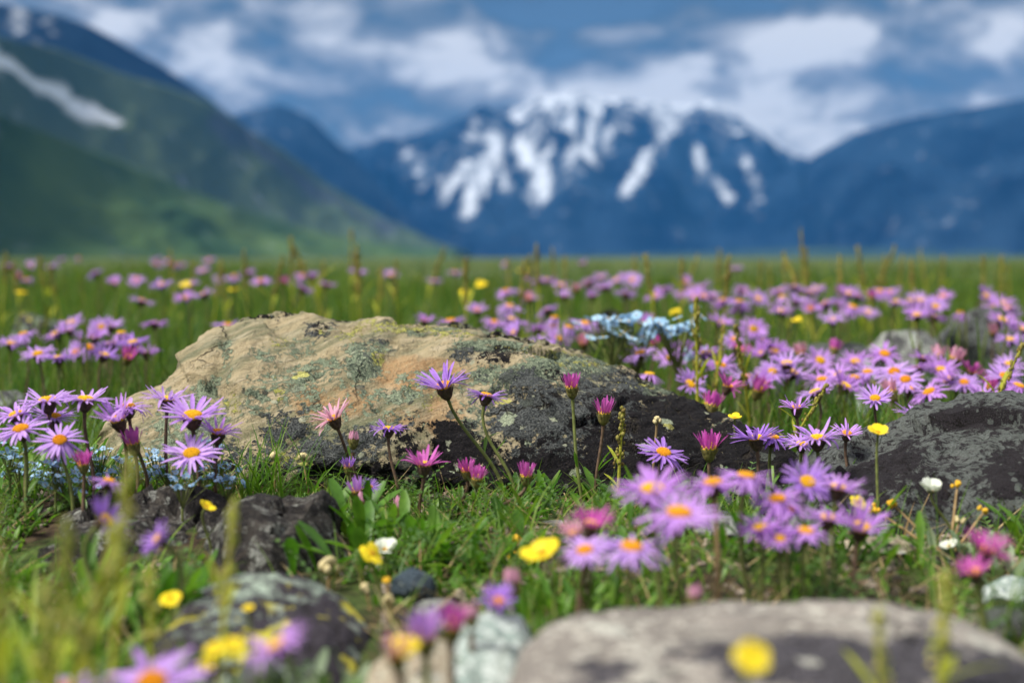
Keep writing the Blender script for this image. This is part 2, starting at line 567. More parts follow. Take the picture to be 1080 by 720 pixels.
def boulder_material():
    """sandstone under grey-green, charcoal, black and yellow crusts; where each grows, and the shade painted black at the foot, comes from mesh attributes"""
    m, nt = mat_new('lichened_sandstone')
    pos = nt.n('ShaderNodeTexCoord', None, 'Object')

    def at_(nm):
        return nt.n('ShaderNodeAttribute', None, 'Fac', attribute_name=nm)
    sp = nt.n('ShaderNodeSeparateXYZ', {0: pos}, None)
    ca, sa = math.cos(R(30)), math.sin(R(30))
    along = nt.math('MULTIPLY_ADD', sp.outputs[0], ca, nt.math('MULTIPLY', sp.outputs[2], sa))
    across = nt.math('MULTIPLY_ADD', sp.outputs[0], -sa, nt.math('MULTIPLY_ADD', sp.outputs[2], ca, nt.math('MULTIPLY', sp.outputs[1], .25)))
    rotm = nt.n('ShaderNodeCombineXYZ', {0: nt.math('MULTIPLY', along, 5.0), 1: nt.math('MULTIPLY', sp.outputs[1], 7.0), 2: nt.math('MULTIPLY', across, 34.0)})
    st = nt.noise(rotm, 1.6, 6.0, .62, .6)
    st2 = nt.noise(rotm, 5.0, 5.0, .65)
    b = nt.noise(pos, 38, 7.0, .68, .5)
    f = nt.noise(pos, 190, 6.0, .72)
    g = nt.noise(pos, 620, 4.0, .65)
    c = nt.mix(nt.step(st, .36, .60), (.185, .19, .11), (.46, .375, .23))
    c = nt.mix(nt.math('MULTIPLY', nt.step(st2, .45, .7), .55), c, (.58, .50, .36))
    c = nt.mix(nt.math('MULTIPLY', nt.step(nt.math('ADD', at_('orange'), nt.math('MULTIPLY_ADD', b, 1.0, -.5)), .35, .75), .8), c,
               nt.mix(nt.step(f, .35, .65), (.36, .195, .08), (.54, .35, .18)))
    c = nt.mix(nt.math('MULTIPLY', nt.step(f, .54, .70), .55), c, (.13, .125, .07))
    c = nt.mix(nt.math('MULTIPLY', nt.step(g, .58, .72), .45), c, (.50, .45, .33))

    def mask(attr, lo, hi, kb=2.0, kf=1.8, src=b):
        v = nt.math('ADD', at_(attr), nt.math('ADD', nt.math('MULTIPLY_ADD', src, kb, -.5 * kb), nt.math('MULTIPLY_ADD', f, kf, -.5 * kf)))
        return nt.step(v, lo, hi)
    gg = nt.mix(nt.step(f, .40, .60), (.045, .064, .048), (.22, .27, .18))
    gg = nt.mix(nt.step(g, .5, .66), gg, (.44, .48, .33))
    mg, mc = mask('grey', .46, .56), mask('char', .47, .55)
    mb, my = mask('black', .48, .54, 2.0, 1.8, nt.noise(pos, 55, 7.0, .7, .6)), mask('yellow', .52, .60, 1.6, 2.2, nt.noise(pos, 55, 7.0, .7, .6))
    c = nt.mix(mg, c, gg)
    # pale rim of the crust
    ch = nt.mix(nt.step(g, .40, .64), (.030, .034, .036), (.14, .15, .145))
    c = nt.mix(mc, c, ch)
    bl = nt.mix(nt.step(g, .5, .75), (.007, .006, .008), (.045, .036, .034))
    c = nt.mix(mb, c, bl)
    ye = nt.mix(nt.step(g, .4, .6), (.26, .27, .05), (.60, .57, .18))
    c = nt.mix(my, c, ye)
    rm, rim, rv = rosettes(nt, pos, f, 52, .34)
    rc = nt.mix(nt.step(rv, .35, .5), (.30, .34, .24), (.075, .085, .075))
    rc = nt.mix(nt.step(rv, .80, .84), rc, (.50, .48, .14))
    rc = nt.mix(nt.step(g, .46, .62), rc, nt.mix(1.0, rc, (1.7, 1.7, 1.6), 'MULTIPLY'))
    crusted = nt.step(nt.math('ADD', at_('grey'), nt.math('ADD', at_('char'), at_('black'))), .12, .6)
    rm = nt.math('MULTIPLY', rm, crusted)
    c = nt.mix(nt.math('MULTIPLY', rm, .85), c, rc)
    rm2, rim2, rv2 = rosettes(nt, pos, f, 120, .22)
    c = nt.mix(nt.math('MULTIPLY', nt.math('MULTIPLY', rm2, crusted), .8), c, nt.mix(nt.step(rv2, .4, .6), (.42, .44, .32), (.05, .055, .05)))
    ck = cracks(nt, pos, 9.0, .02)
    c = nt.mix(nt.math('MULTIPLY', ck, .75), c, (.03, .024, .017))
    h = nt.math('ADD', nt.math('ADD', nt.math('MULTIPLY', b, .45), nt.math('MULTIPLY', st2, .35)),
                nt.math('ADD', nt.math('MULTIPLY', f, .55), nt.math('MULTIPLY', g, .30)))
    h = nt.math('ADD', h, nt.math('MULTIPLY', nt.math('ADD', nt.math('ADD', mg, mc), nt.math('ADD', mb, nt.math('MULTIPLY', my, 1.6))), .12))
    h = nt.math('SUBTRACT', nt.math('MULTIPLY_ADD', rm, .10, h), nt.math('MULTIPLY', ck, .5))
    finish(nt, c, .85, bump=h, bdist=.009, bstr=1.0, spec=.2)
    return m


def slope_material(name, ca, cb, rock, rock_amt, snowc=(.50, .54, .60), sc=1.0):  # default snow greyed so its colour carries cloud shadow
    m, nt = mat_new(name)
    pos = nt.n('ShaderNodeNewGeometry', None, 'Position')
    a = nt.noise(pos, .0022 * sc, 8.0, .62)
    b = nt.noise(pos, .010 * sc, 6.0, .65)
    c = nt.mix(nt.step(a, .36, .64), ca, cb)
    rk = nt.n('ShaderNodeAttribute', None, 'Fac', attribute_name='rock')
    rm = nt.step(nt.math('ADD', rk, nt.math('MULTIPLY_ADD', b, .9, -.45)), .55 - rock_amt, .85 - rock_amt)
    c = nt.mix(rm, c, nt.mix(nt.step(b, .35, .65), rock, tuple(x * 1.7 for x in rock)))
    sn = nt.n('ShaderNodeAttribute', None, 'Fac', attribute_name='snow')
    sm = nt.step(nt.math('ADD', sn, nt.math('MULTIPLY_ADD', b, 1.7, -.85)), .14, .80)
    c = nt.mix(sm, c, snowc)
    finish(nt, c, .95, spec=.05)
    return m


# ------------------------------------------------------------------ ground
def build_ground():
    rad = np.concatenate([np.linspace(.05, 2.2, 110), np.geomspace(2.25, 60, 60), np.geomspace(66, 11500, 40)])
    az = np.linspace(0, 2 * math.pi, 241)[:-1]
    rr, aa = np.meshgrid(rad, az, indexing='ij')
    x, y = rr * np.sin(aa), rr * np.cos(aa)
    z = ground(x, y) * np.clip(1 - (rr - 20) / 30, 0, 1)
    fine = fbm(np.stack([x.ravel() * 18, y.ravel() * 18, 0 * x.ravel()], 1), 4).reshape(x.shape)
    z = z + 0.006 * fine * (rr < 6)
    v = np.stack([x, y, z], -1).reshape(-1, 3)
    n = len(az)
    i = np.arange(len(rad) - 1)[:, None]
    j = np.arange(n)[None]
    q = np.stack([i * n + j, i * n + (j + 1) % n, (i + 1) * n + (j + 1) % n, (i + 1) * n + j], -1).reshape(-1, 4)[:, ::-1]
    c = len(v)
    v = np.concatenate([v, [[0, 0, gz(0, 0)]]])
    t = np.stack([np.full(n, c), (np.arange(n) + 1) % n, np.arange(n)], 1)[:, ::-1]
    o = link('ground', mesh_new('ground', v, q, t, ground_material()))
    tag(o, kind='structure')


build_ground()


# ------------------------------------------------------------------ mountains
def mountain(name, pts, dist, run, mat, snow=(), rock=(), rough=.10, cols=260, rows=70, seed=0, conc=1.15, shift=0.0, back=.6):
    """a range: ridge through the given sky line at its own distance, slopes falling to the valley in front and behind"""
    P = np.array(pts, float)
    px = np.linspace(P[0, 0], P[-1, 0], cols)
    py = np.interp(px, P[:, 0], P[:, 1])
    D = np.interp(px, [a for a, _ in dist], [b for _, b in dist])
    ridge = np.array([at(a, b, d) for a, b, d in zip(px, py, D)])
    rb = int(rows * .35)
    v = np.concatenate([np.linspace(-1, 0, rb)[:-1], np.linspace(0, 1, rows)])   # <0 behind the ridge
    X = ridge[:, None, 0] + shift * np.clip(v, 0, 1)[None] * run
    Yf = np.where(v > 0, -v * run, -v * run * back)
    Y = ridge[:, None, 1] + Yf[None]
    a = np.abs(v)
    Z = -6 + (ridge[:, None, 2] + 6) * ((1 - a) ** conc)[None]
    p = np.stack([X, np.broadcast_to(Y, X.shape), Z], -1).reshape(-1, 3)
    H = max(80.0, float(ridge[:, 2].max()))
    s = 1.0 / (H * 1.1)
    n1 = fbm(np.stack([p[:, 0] * s * 1.3 + seed, p[:, 1] * s * .6, 0 * p[:, 0]], 1), 6, .52, True)
    n2 = fbm(np.stack([p[:, 0] * s * 5 + seed, p[:, 1] * s * 5, 0 * p[:, 0] + 3], 1), 4, .5)
    env = np.broadcast_to((np.sin(np.pi * np.clip(a, 0, 1)) ** .8)[None], X.shape).ravel()
    edge = np.broadcast_to(np.exp(-(v / .05) ** 2)[None], X.shape).ravel()
    p[:, 2] += H * rough * (n1 - .25) * env + H * .02 * n2 * np.maximum(env, .4 * edge)
    U = np.broadcast_to(px[:, None], X.shape).ravel()
    Vv = np.broadcast_to(v[None], X.shape).ravel()
    front = np.where(Vv >= 0)[0]
    pp = project(p)

    def uv_of(a, b):          # the spot of the slope seen there in the photograph, in the slope's own coordinates
        k = front[np.argmin((pp[front, 0] - a) ** 2 + (pp[front, 1] - b) ** 2)]
        return U[k], Vv[k]

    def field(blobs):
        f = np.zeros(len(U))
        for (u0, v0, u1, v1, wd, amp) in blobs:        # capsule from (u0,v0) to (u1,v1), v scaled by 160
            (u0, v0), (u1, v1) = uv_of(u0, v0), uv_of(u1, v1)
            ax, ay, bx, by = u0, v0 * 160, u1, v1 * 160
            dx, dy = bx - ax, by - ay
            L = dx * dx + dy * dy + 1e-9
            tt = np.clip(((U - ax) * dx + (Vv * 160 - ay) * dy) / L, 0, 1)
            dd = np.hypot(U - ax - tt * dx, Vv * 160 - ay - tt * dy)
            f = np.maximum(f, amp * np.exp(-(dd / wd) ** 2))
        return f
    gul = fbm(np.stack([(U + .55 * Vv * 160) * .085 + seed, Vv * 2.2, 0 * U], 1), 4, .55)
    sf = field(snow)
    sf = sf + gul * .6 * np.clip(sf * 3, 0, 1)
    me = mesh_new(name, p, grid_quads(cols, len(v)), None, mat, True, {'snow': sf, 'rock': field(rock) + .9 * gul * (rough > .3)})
    return tag(link(name, me), kind='structure')


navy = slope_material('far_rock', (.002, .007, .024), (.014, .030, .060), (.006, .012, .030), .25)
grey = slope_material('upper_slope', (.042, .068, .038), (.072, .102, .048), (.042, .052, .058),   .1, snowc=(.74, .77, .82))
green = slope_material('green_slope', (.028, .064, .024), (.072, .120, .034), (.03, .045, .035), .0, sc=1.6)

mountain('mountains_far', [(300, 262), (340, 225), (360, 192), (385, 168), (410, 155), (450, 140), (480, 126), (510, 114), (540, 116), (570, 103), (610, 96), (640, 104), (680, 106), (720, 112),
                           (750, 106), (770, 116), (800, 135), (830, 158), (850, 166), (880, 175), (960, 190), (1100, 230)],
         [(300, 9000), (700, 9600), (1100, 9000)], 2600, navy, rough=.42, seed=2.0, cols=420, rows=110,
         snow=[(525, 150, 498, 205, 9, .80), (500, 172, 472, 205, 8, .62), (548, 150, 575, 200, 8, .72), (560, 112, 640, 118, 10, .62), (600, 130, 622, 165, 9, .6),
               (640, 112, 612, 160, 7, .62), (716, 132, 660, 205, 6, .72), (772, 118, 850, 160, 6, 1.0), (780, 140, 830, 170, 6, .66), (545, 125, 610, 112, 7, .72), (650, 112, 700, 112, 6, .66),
               (455, 185, 470, 205, 6, .5), (780, 160, 800, 200, 6, .46), (525, 165, 532, 195, 6, .6), (575, 165, 560, 205, 6, .6), (735, 160, 765, 205, 6, .44), (590, 125, 560, 150, 16, .46), (620, 140, 600, 175, 12, .42), (500, 140, 520, 150, 14, .44), (690, 125, 700, 150, 8, .45), (430, 160, 450, 190, 8, .40), (660, 120, 640, 150, 9, .50), (550, 118, 700, 116, 26, .56), (590, 104, 770, 112, 12, .66), (480, 160, 560, 170, 26, .22), (760, 130, 830, 160, 22, .28)])  # broad summit patches: snow that also paints low cloud along the ridge
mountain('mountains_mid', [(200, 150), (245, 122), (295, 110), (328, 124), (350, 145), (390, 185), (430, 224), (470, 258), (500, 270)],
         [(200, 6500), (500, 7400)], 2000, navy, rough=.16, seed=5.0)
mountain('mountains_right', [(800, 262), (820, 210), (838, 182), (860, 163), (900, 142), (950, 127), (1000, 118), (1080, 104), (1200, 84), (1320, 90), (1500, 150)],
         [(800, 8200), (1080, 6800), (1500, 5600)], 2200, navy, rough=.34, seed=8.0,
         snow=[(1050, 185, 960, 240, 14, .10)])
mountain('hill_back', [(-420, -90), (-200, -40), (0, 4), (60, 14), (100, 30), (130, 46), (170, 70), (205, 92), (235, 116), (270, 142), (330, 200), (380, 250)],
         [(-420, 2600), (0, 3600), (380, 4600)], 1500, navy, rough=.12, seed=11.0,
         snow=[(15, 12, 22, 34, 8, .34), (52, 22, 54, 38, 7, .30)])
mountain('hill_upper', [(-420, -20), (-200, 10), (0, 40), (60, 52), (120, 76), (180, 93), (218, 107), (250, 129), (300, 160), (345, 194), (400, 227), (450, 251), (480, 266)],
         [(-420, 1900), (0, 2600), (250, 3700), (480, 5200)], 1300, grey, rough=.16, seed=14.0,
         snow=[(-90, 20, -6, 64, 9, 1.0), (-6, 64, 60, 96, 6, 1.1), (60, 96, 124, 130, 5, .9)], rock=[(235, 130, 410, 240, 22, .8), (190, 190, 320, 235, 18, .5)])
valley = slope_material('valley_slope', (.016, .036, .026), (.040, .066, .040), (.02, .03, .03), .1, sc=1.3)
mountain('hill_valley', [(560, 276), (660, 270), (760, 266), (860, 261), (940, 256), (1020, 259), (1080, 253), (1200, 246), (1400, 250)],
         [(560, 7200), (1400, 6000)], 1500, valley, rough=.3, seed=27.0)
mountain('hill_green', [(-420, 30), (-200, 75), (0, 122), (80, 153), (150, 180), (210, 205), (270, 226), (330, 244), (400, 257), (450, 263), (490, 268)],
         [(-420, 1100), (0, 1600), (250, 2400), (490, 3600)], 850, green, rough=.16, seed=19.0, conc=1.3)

# ------------------------------------------------------------------ haze: one closed box of thin even air
def build_haze():
    bm = bmesh.new()
    bmesh.ops.create_cube(bm, size=1.0)
    for v in bm.verts:
        v.co = Vector((v.co.x * 23400, v.co.y * 23400, (v.co.z + .5) * 1560 - 60))
    me = bpy.data.meshes.new('haze')
    bm.to_mesh(me)
    bm.free()
    m = bpy.data.materials.new('haze_air')
    m.use_nodes = True
    t = m.node_tree
    t.nodes.clear()
    pv = t.nodes.new('ShaderNodeVolumePrincipled')
    pv.inputs['Color'].default_value = (.06, .36, .95, 1)
    pv.inputs['Density'].default_value = 4.6e-5
    pv.inputs['Anisotropy'].default_value = 0.0
    o = t.nodes.new('ShaderNodeOutputMaterial')
    t.links.new(pv.outputs[0], o.inputs['Volume'])
    me.materials.append(m)
    tag(link('haze', me), kind='stuff')


build_haze()

# ------------------------------------------------------------------ rocks
ROCKS = []        # footprints: (px stations, front Y, back Y)


def catmull(pts, n):
    pts = np.asarray(pts, float)
    P = np.concatenate([[2 * pts[0] - pts[1]], pts, [2 * pts[-1] - pts[-2]]])
    m = len(pts) - 1
    res = []
    for t in np.linspace(0, m, n):
        i = min(int(t), m - 1)
        f = t - i
        a, b, c, d = P[i:i + 4]
        res.append(.5 * ((2 * b) + (-a + c) * f + (2 * a - 5 * b + 4 * c - d) * f * f + (-a + 3 * b - 3 * c + d) * f ** 3))
    return np.array(res)


def loft_rock(name, st, Yf, Yb, front, mat, label, cat='rock', cols=200, rows=90, amp=(.010, .004), freq=(7, 30), seed=0.0, zb=-.03, facet=.0, strata=.0, cuts=0, depth_cut=.12, grooves=(), shards=(0, 0), step=.016, attrs=None, group=None):
    """st: (px, top py, depth of the crest); front: profile from foot to crest as (share of the depth in front of the crest, share of the height)"""
    S = np.array(st, float)
    px = np.linspace(S[0, 0], S[-1, 0], cols)
    py = np.interp(px, S[:, 0], S[:, 1])
    k = np.ones(5) / 5
    py = np.convolve(np.pad(py, 2, 'edge'), k, 'valid')
    Yt = np.interp(px, S[:, 0], S[:, 2])
    top = np.array([at(a, b, c) for a, b, c in zip(px, py, Yt)])
    u = np.linspace(-1, 1, cols)
    e = np.clip(1 - np.abs(u) ** 6, 0.02, 1) ** .5
    yf = Yt - (Yt - Yf) * e
    yb = Yt + (Yb - Yt) * e
    nf = int(rows * .68)
    F = catmull(front, nf)
    Bk = catmull([(0, 1), (.35, .93), (.75, .62), (1.0, .25), (1.0, 0)], rows - nf + 1)[1:]
    h = (top[:, 2] - zb)[:, None]
    Y = np.concatenate([Yt[:, None] - (Yt - yf)[:, None] * F[None, :, 0], Yt[:, None] + (yb - Yt)[:, None] * Bk[None, :, 0]], 1)
    Z = zb + h * np.concatenate([F[:, 1], Bk[:, 1]])[None]
    X = np.broadcast_to(top[:, 0:1], Y.shape)
    G = np.stack([X, Y, Z], -1)
    du = np.gradient(G, axis=0)
    dv = np.gradient(G, axis=1)
    nr = np.cross(du, dv)
    nr /= np.linalg.norm(nr, axis=-1, keepdims=True) + 1e-12
    nr[..., 2] = np.where(True, nr[..., 2], nr[..., 2])
    p = G.reshape(-1, 3)
    nn = nr.reshape(-1, 3)
    cen = p.mean(0)
    sgn = np.sign(((p - cen) * nn).sum(1).mean())
    nn = nn * sgn
    d = amp[0] * fbm(p * freq[0] + seed, 3) + amp[1] * fbm(p * freq[1] + seed, 4, .55) + .25 * amp[1] * fbm(p * freq[1] * 5 + seed, 3, .6)
    if facet:
        d += facet * (fbm(p * freq[0] * 1.7 + seed + 5, 4, .55, True) - .3)
    if strata:
        a = R(28)
        ps = np.stack([p[:, 0] * math.cos(a) + p[:, 2] * math.sin(a), p[:, 1] * .6, -p[:, 0] * math.sin(a) + p[:, 2] * math.cos(a) + .25 * p[:, 1]], 1)
        wv = fbm(p * 9 + seed, 3)
        d += strata * (fbm(ps * np.array([7, 14, 46]) + .5 * wv[:, None], 4, .6, True) - .3)
        d += strata * .7 * fbm(ps * np.array([22, 40, 120]), 3, .6)
    if grooves:
        q = project(p)
        for (x0, y0, x1, y1, wd, dp) in grooves:
            dx, dy = x1 - x0, y1 - y0
            tt = np.clip(((q[:, 0] - x0) * dx + (q[:, 1] - y0) * dy) / (dx * dx + dy * dy), 0, 1)
            dd = np.hypot(q[:, 0] - x0 - tt * dx, q[:, 1] - y0 - tt * dy)
            d -= dp * np.exp(-(dd / wd) ** 2)
    p = p + nn * d[:, None]
    if shards[0]:                                               # broken, tilted faces meeting at sharp edges
        rs = np.random.default_rng(int(seed * 7))
        cs = p[rs.choice(len(p), shards[0], replace=False)] + rs.normal(0, .004, (shards[0], 3))
        tl = rs.normal(0, shards[1], (shards[0], 3))
        wob = p + .006 * np.stack([fbm(p * 30 + 3, 3), fbm(p * 30 + 31, 3), fbm(p * 30 + 57, 3)], 1)
        dist = ((wob[:, None, :] - cs[None]) ** 2).sum(-1)
        k = dist.argmin(1)
        p = p + nn * np.clip(((p - cs[k]) * tl[k]).sum(1), -step, step)[:, None]
    if cuts:                                                    # broken faces
        rs = np.random.default_rng(int(seed * 10))
        c0 = np.array([p[:, 0].mean(), p[:, 1].mean(), 0.0])
        ext = p.max(0) - c0
        for _ in range(cuts):
            n_ = np.array([rs.normal(0, .7), -abs(rs.normal(.5, .5)), abs(rs.normal(.55, .4))])
            n_ /= np.linalg.norm(n_)
            pr = (p - c0) @ n_
            mx = pr.max()
            lim = mx * (1 - rs.uniform(.3, 1.0) * depth_cut)
            ov = np.maximum(0, pr - lim)
            p = p - n_ * (ov * .93)[:, None]
        p = p + nn * (.0010 * fbm(p * 60 + seed, 4, .6))[:, None]
    o = link(name, mesh_new(name, p - top[cols // 2] * np.array([1, 1, 0]), grid_quads(cols, rows), None, mat, True,
                            attrs(np.repeat(px, rows), np.tile(np.concatenate([np.linspace(1, 0, nf), -np.linspace(0, 1, rows - nf)]), cols), p) if attrs else None))
    o.location = (top[cols // 2][0], top[cols // 2][1], 0)
    me = o.data
    if sgn < 0:
        me.flip_normals()
    ROCKS.append((top[:, 0], yf, yb))
    return tag(o, label, cat, group)


def blobs(U, V, L):
    """sum of soft patches (u, v, ru, rv, amount)"""
    f = np.zeros(len(U))
    for (u, v, ru, rv, am) in L:
        f += am * np.exp(-(((U - u) / ru) ** 2 + ((V - v) / rv) ** 2))
    return f


def boulder_attrs(U, V, p):
    q = project(p)
    back = V < 0
    X, Y = q[:, 0], q[:, 1]

    def f(L, dflt=.2):
        r = np.zeros(len(X))
        for (u, v, ru, rv, am) in L:
            r = np.maximum(r, am * np.exp(-np.maximum(0, ((X - u) / ru) ** 2 + ((Y - v) / rv) ** 2 - .35)))
        return np.where(back, np.maximum(dflt, np.where(V > -.25, r, 0)), r)
    half = lambda c, wd, am, top: np.where(back & (V < -.25), 0, am / (1 + np.exp(-(X + (Y - 430) * .75 - c) / wd)) * np.clip((Y - np.interp(X, [430, 520, 600, 680, 760, 850], [352, 362, 385, 405, 436, 480]) - top) / 16, 0, 1))
    return {
        'black': np.maximum(half(615, 40, .84, 8), f([(800, 468, 80, 34, .92), (725, 432, 60, 24, .95), (660, 432, 50, 26, .66), (735, 460, 60, 24, .66), (620, 470, 26, 26, .48), (478, 470, 26, 30, .92), (520, 477, 22, 20, .72), (600, 508, 150, 30, .95), (760, 490, 110, 36, .85), (660, 470, 60, 30, .7), (480, 510, 60, 22, .85),  # lichen, plus low patches painting the shadow cavity under the overhang
                    (337, 346, 14, 8, .60), (525, 374, 22, 10, .58), (540, 370, 30, 6, .5), (400, 505, 60, 20, .62), (340, 490, 24, 20, .5), (428, 470, 18, 26, .48), (575, 420, 30, 12, .40), (460, 455, 30, 14, .62), (560, 470, 30, 14, .5), (585, 395, 16, 8, .55), (690, 470, 50, 20, .6), (255, 500, 60, 16, .45)], .5)),
        'char': np.maximum(half(505, 32, .80, 12), f([(575, 442, 60, 38, .90), (640, 415, 50, 26, .80), (560, 480, 70, 24, .66), (490, 375, 24, 8, .52), (400, 358, 20, 6, .56), (545, 395, 26, 10, .5), (610, 440, 50, 40, .7), (380, 470, 46, 26, .60), (300, 455, 30, 26, .70), (335, 485, 50, 28, .74), (225, 485, 40, 30, .56), (338, 346, 18, 9, .6), (270, 480, 30, 24, .5), (385, 395, 18, 10, .4), (430, 440, 18, 20, .42)], .3)),
        'grey': np.maximum(half(455, 20, .62, -12), f([(382, 385, 20, 22, .92), (395, 365, 26, 10, .72), (455, 350, 50, 7, .62), (520, 365, 50, 8, .66), (600, 388, 60, 16, .86), (550, 395, 60, 16, .74), (680, 412, 60, 14, .80), (780, 440, 40, 8, .5), (420, 420, 34, 16, .58), (450, 400, 50, 14, .48), (240, 378, 9, 22, .62),
                   (300, 460, 36, 26, .56), (350, 450, 50, 30, .55), (200, 455, 50, 44, .68), (225, 420, 26, 30, .56), (330, 400, 60, 26, .60), (280, 420, 40, 30, .52), (300, 370, 40, 14, .46), (440, 470, 40, 36, .5), (270, 400, 40, 20, .30), (390, 440, 50, 30, .5), (640, 450, 60, 30, .5)], .4)),
        'yellow': f([(420, 346, 60, 6, .54), (470, 352, 40, 6, .5), (590, 374, 40, 5, .5), (440, 410, 20, 10, .46), (405, 342, 34, 7, .56), (292, 362, 16, 7, .50), (398, 378, 10, 12, .62), (450, 348, 44, 6, .42), (455, 425, 16, 14, .46), (620, 383, 50, 6, .46), (560, 368, 30, 5, .40), (295, 483, 9, 9, .55), (318, 484, 9, 9, .5), (295, 415, 6, 9, .52), (365, 355, 20, 6, .45), (245, 425, 10, 16, .45), (690, 408, 40, 5, .4), (345, 350, 12, 5, .5)], .2),
        'orange': f([(440, 395, 60, 22, .80), (350, 425, 60, 26, .66), (470, 440, 30, 30, .7), (430, 440, 40, 24, .55), (300, 400, 50, 18, .40), (220, 390, 40, 14, .40), (440, 490, 30, 24, .55), (520, 440, 20, 20, .5), (340, 440, 50, 20, .5), (500, 390, 40, 14, .5)], .3),
    }


loft_rock('boulder', [(104, 460, 1.16), (132, 416, 1.19), (180, 386, 1.22), (216, 362, 1.25), (236, 349, 1.26), (262, 346, 1.27), (300, 344, 1.28), (345, 340, 1.29), (380, 336, 1.30), (400, 336, 1.30), (430, 341, 1.30), (470, 347, 1.30), (520, 357, 1.29), (570, 365, 1.28),
                      (620, 380, 1.27), (660, 393, 1.25), (690, 408, 1.24), (730, 425, 1.22), (780, 447, 1.19), (820, 470, 1.17), (850, 492, 1.15), (880, 530, 1.13)],
          1.095, 1.46, [(.80, 0), (.90, .16), (1.0, .30), (.97, .42), (.78, .62), (.45, .84), (.16, .965), (0, 1)], boulder_material(),
          'big sandstone boulder crusted with black, grey and yellow lichen, the largest rock in the meadow', 'boulder', cols=520, rows=230, amp=(.012, .004), freq=(7, 34), seed=1.0, facet=.008, strata=.0040, shards=(40, .10), step=.0045, grooves=[(242, 352, 232, 395, 11, .006), (232, 395, 205, 470, 14, .006), (170, 420, 210, 400, 34, .006), (345, 425, 450, 360, 7, .0035), (300, 470, 420, 395, 6, .003), (430, 395, 560, 372, 5, .003), (470, 480, 640, 505, 26, .016), (330, 500, 470, 500, 16, .010)], attrs=boulder_attrs)

dark_rock = rock_material('charcoal_rock', (.060, .062, .062), (.15, .15, .145), (.012, .010, .012), .38, (.10, .112, .104), .66, scale=3.0, bstr=1.0)
brown_rock = rock_material('dark_brown_rock', (.022, .019, .017), (.075, .066, .058), (.007, .006, .006), .48, (.15, .155, .14), .20, scale=2.0, bstr=.7)
pale_rock = rock_material('pale_front_rock', (.165, .150, .135), (.27, .245, .22), (.026, .024, .028), .22, (.26, .25, .22), .22, scale=.9)


def crust(L):
    def fn(U, V, p):
        q = project(p)
        r = np.zeros(len(q))
        for (u, v, ru, rv, am) in L:
            r = np.maximum(r, am * np.exp(-np.maximum(0, ((q[:, 0] - u) / ru) ** 2 + ((q[:, 1] - v) / rv) ** 2 - .4)))
        return {'crust': np.where(V < 0, 0, r)}
    return fn


moss_rock = rock_material('grey_green_rock', (.10, .13, .115), (.22, .25, .21), (.018, .015, .02), .52, (.22, .27, .22), .40, .30, scale=1.2)
bluegreen_rock = rock_material('bluegreen_rock', (.20, .27, .25), (.42, .47, .43), (.08, .13, .14), .30, (.34, .40, .36), .3, scale=1.0)
beige_rock = rock_material('beige_rock', (.30, .25, .18), (.46, .39, .29), (.06, .05, .045), .32, (.34, .34, .27), .2, scale=1.4)
slate_rock = rock_material('slate_stone', (.035, .055, .075), (.075, .10, .125), (.02, .025, .03), .25, (.12, .14, .14), .1, scale=1.6)
grey_rock = rock_material('grey_stone', (.13, .135, .13), (.26, .26, .25), (.03, .03, .032), .42, (.24, .27, .23), .3, scale=1.5)

FR = [(.92, 0), (1.0, .25), (.93, .5), (.68, .75), (.32, .94), (0, 1)]
loft_rock('rock', [(842, 560, .98), (868, 522, 1.0), (900, 492, 1.02), (940, 467, 1.04), (980, 447, 1.06), (1020, 433, 1.07), (1060, 428, 1.08), (1100, 426, 1.09), (1160, 428, 1.09), (1230, 470, 1.08), (1280, 540, 1.06)],
          .935, 1.30, FR, dark_rock, 'charcoal and black lichened rock rising beside the arching cinquefoil', seed=4.0, cols=300, rows=150, amp=(.014, .005), freq=(8, 36), facet=.007, shards=(34, .12), step=.006, attrs=crust([(925, 485, 46, 36, .18), (1010, 440, 70, 12, .20), (900, 530, 40, 40, .16), (1065, 500, 24, 24, .18), (985, 520, 20, 16, .14)]))
loft_rock('rock', [(528, 735, .52), (548, 696, .53), (575, 671, .55), (610, 655, .565), (660, 648, .575), (760, 645, .58), (860, 643, .58), (950, 645, .58), (1005, 656, .575), (1050, 678, .565), (1085, 698, .55), (1130, 740, .53)],
          .45, .66, [(.96, 0), (1.0, .35), (.93, .72), (.62, .93), (.25, .99), (0, 1)], pale_rock, 'wide pale rock with dark grey front, out of focus, nearest the camera', seed=9.0, cols=240, rows=110, amp=(.006, .003), freq=(9, 40), attrs=crust([(900, 700, 130, 26, .30), (1040, 715, 60, 22, .28), (820, 690, 60, 18, .2), (640, 705, 30, 16, .12)]))
loft_rock('rock', [(158, 700, .64), (172, 662, .66), (200, 634, .68), (240, 617, .69), (285, 612, .70), (325, 620, .70), (355, 636, .69), (378, 662, .68), (392, 700, .66)],
          .575, .78, FR, moss_rock, 'low grey-green rock with black crust and yellow lichen', seed=13.0, cols=200, rows=100, amp=(.006, .003), freq=(12, 45), facet=.003, attrs=crust([(350, 665, 36, 26, .35), (190, 690, 22, 22, .2)]))
loft_rock('rock', [(222, 600, .86), (236, 556, .87), (252, 536, .88), (272, 526, .885), (298, 518, .89), (318, 521, .89), (338, 518, .89), (350, 540, .885), (360, 590, .87)],
          .80, .97, FR, brown_rock, 'jagged dark brown rock with a sharp pale edge, in front of the boulder', seed=16.0, cols=180, rows=100, amp=(.006, .0018), freq=(18, 70), facet=.003, shards=(12, .30), step=.011, cuts=9, depth_cut=.32)
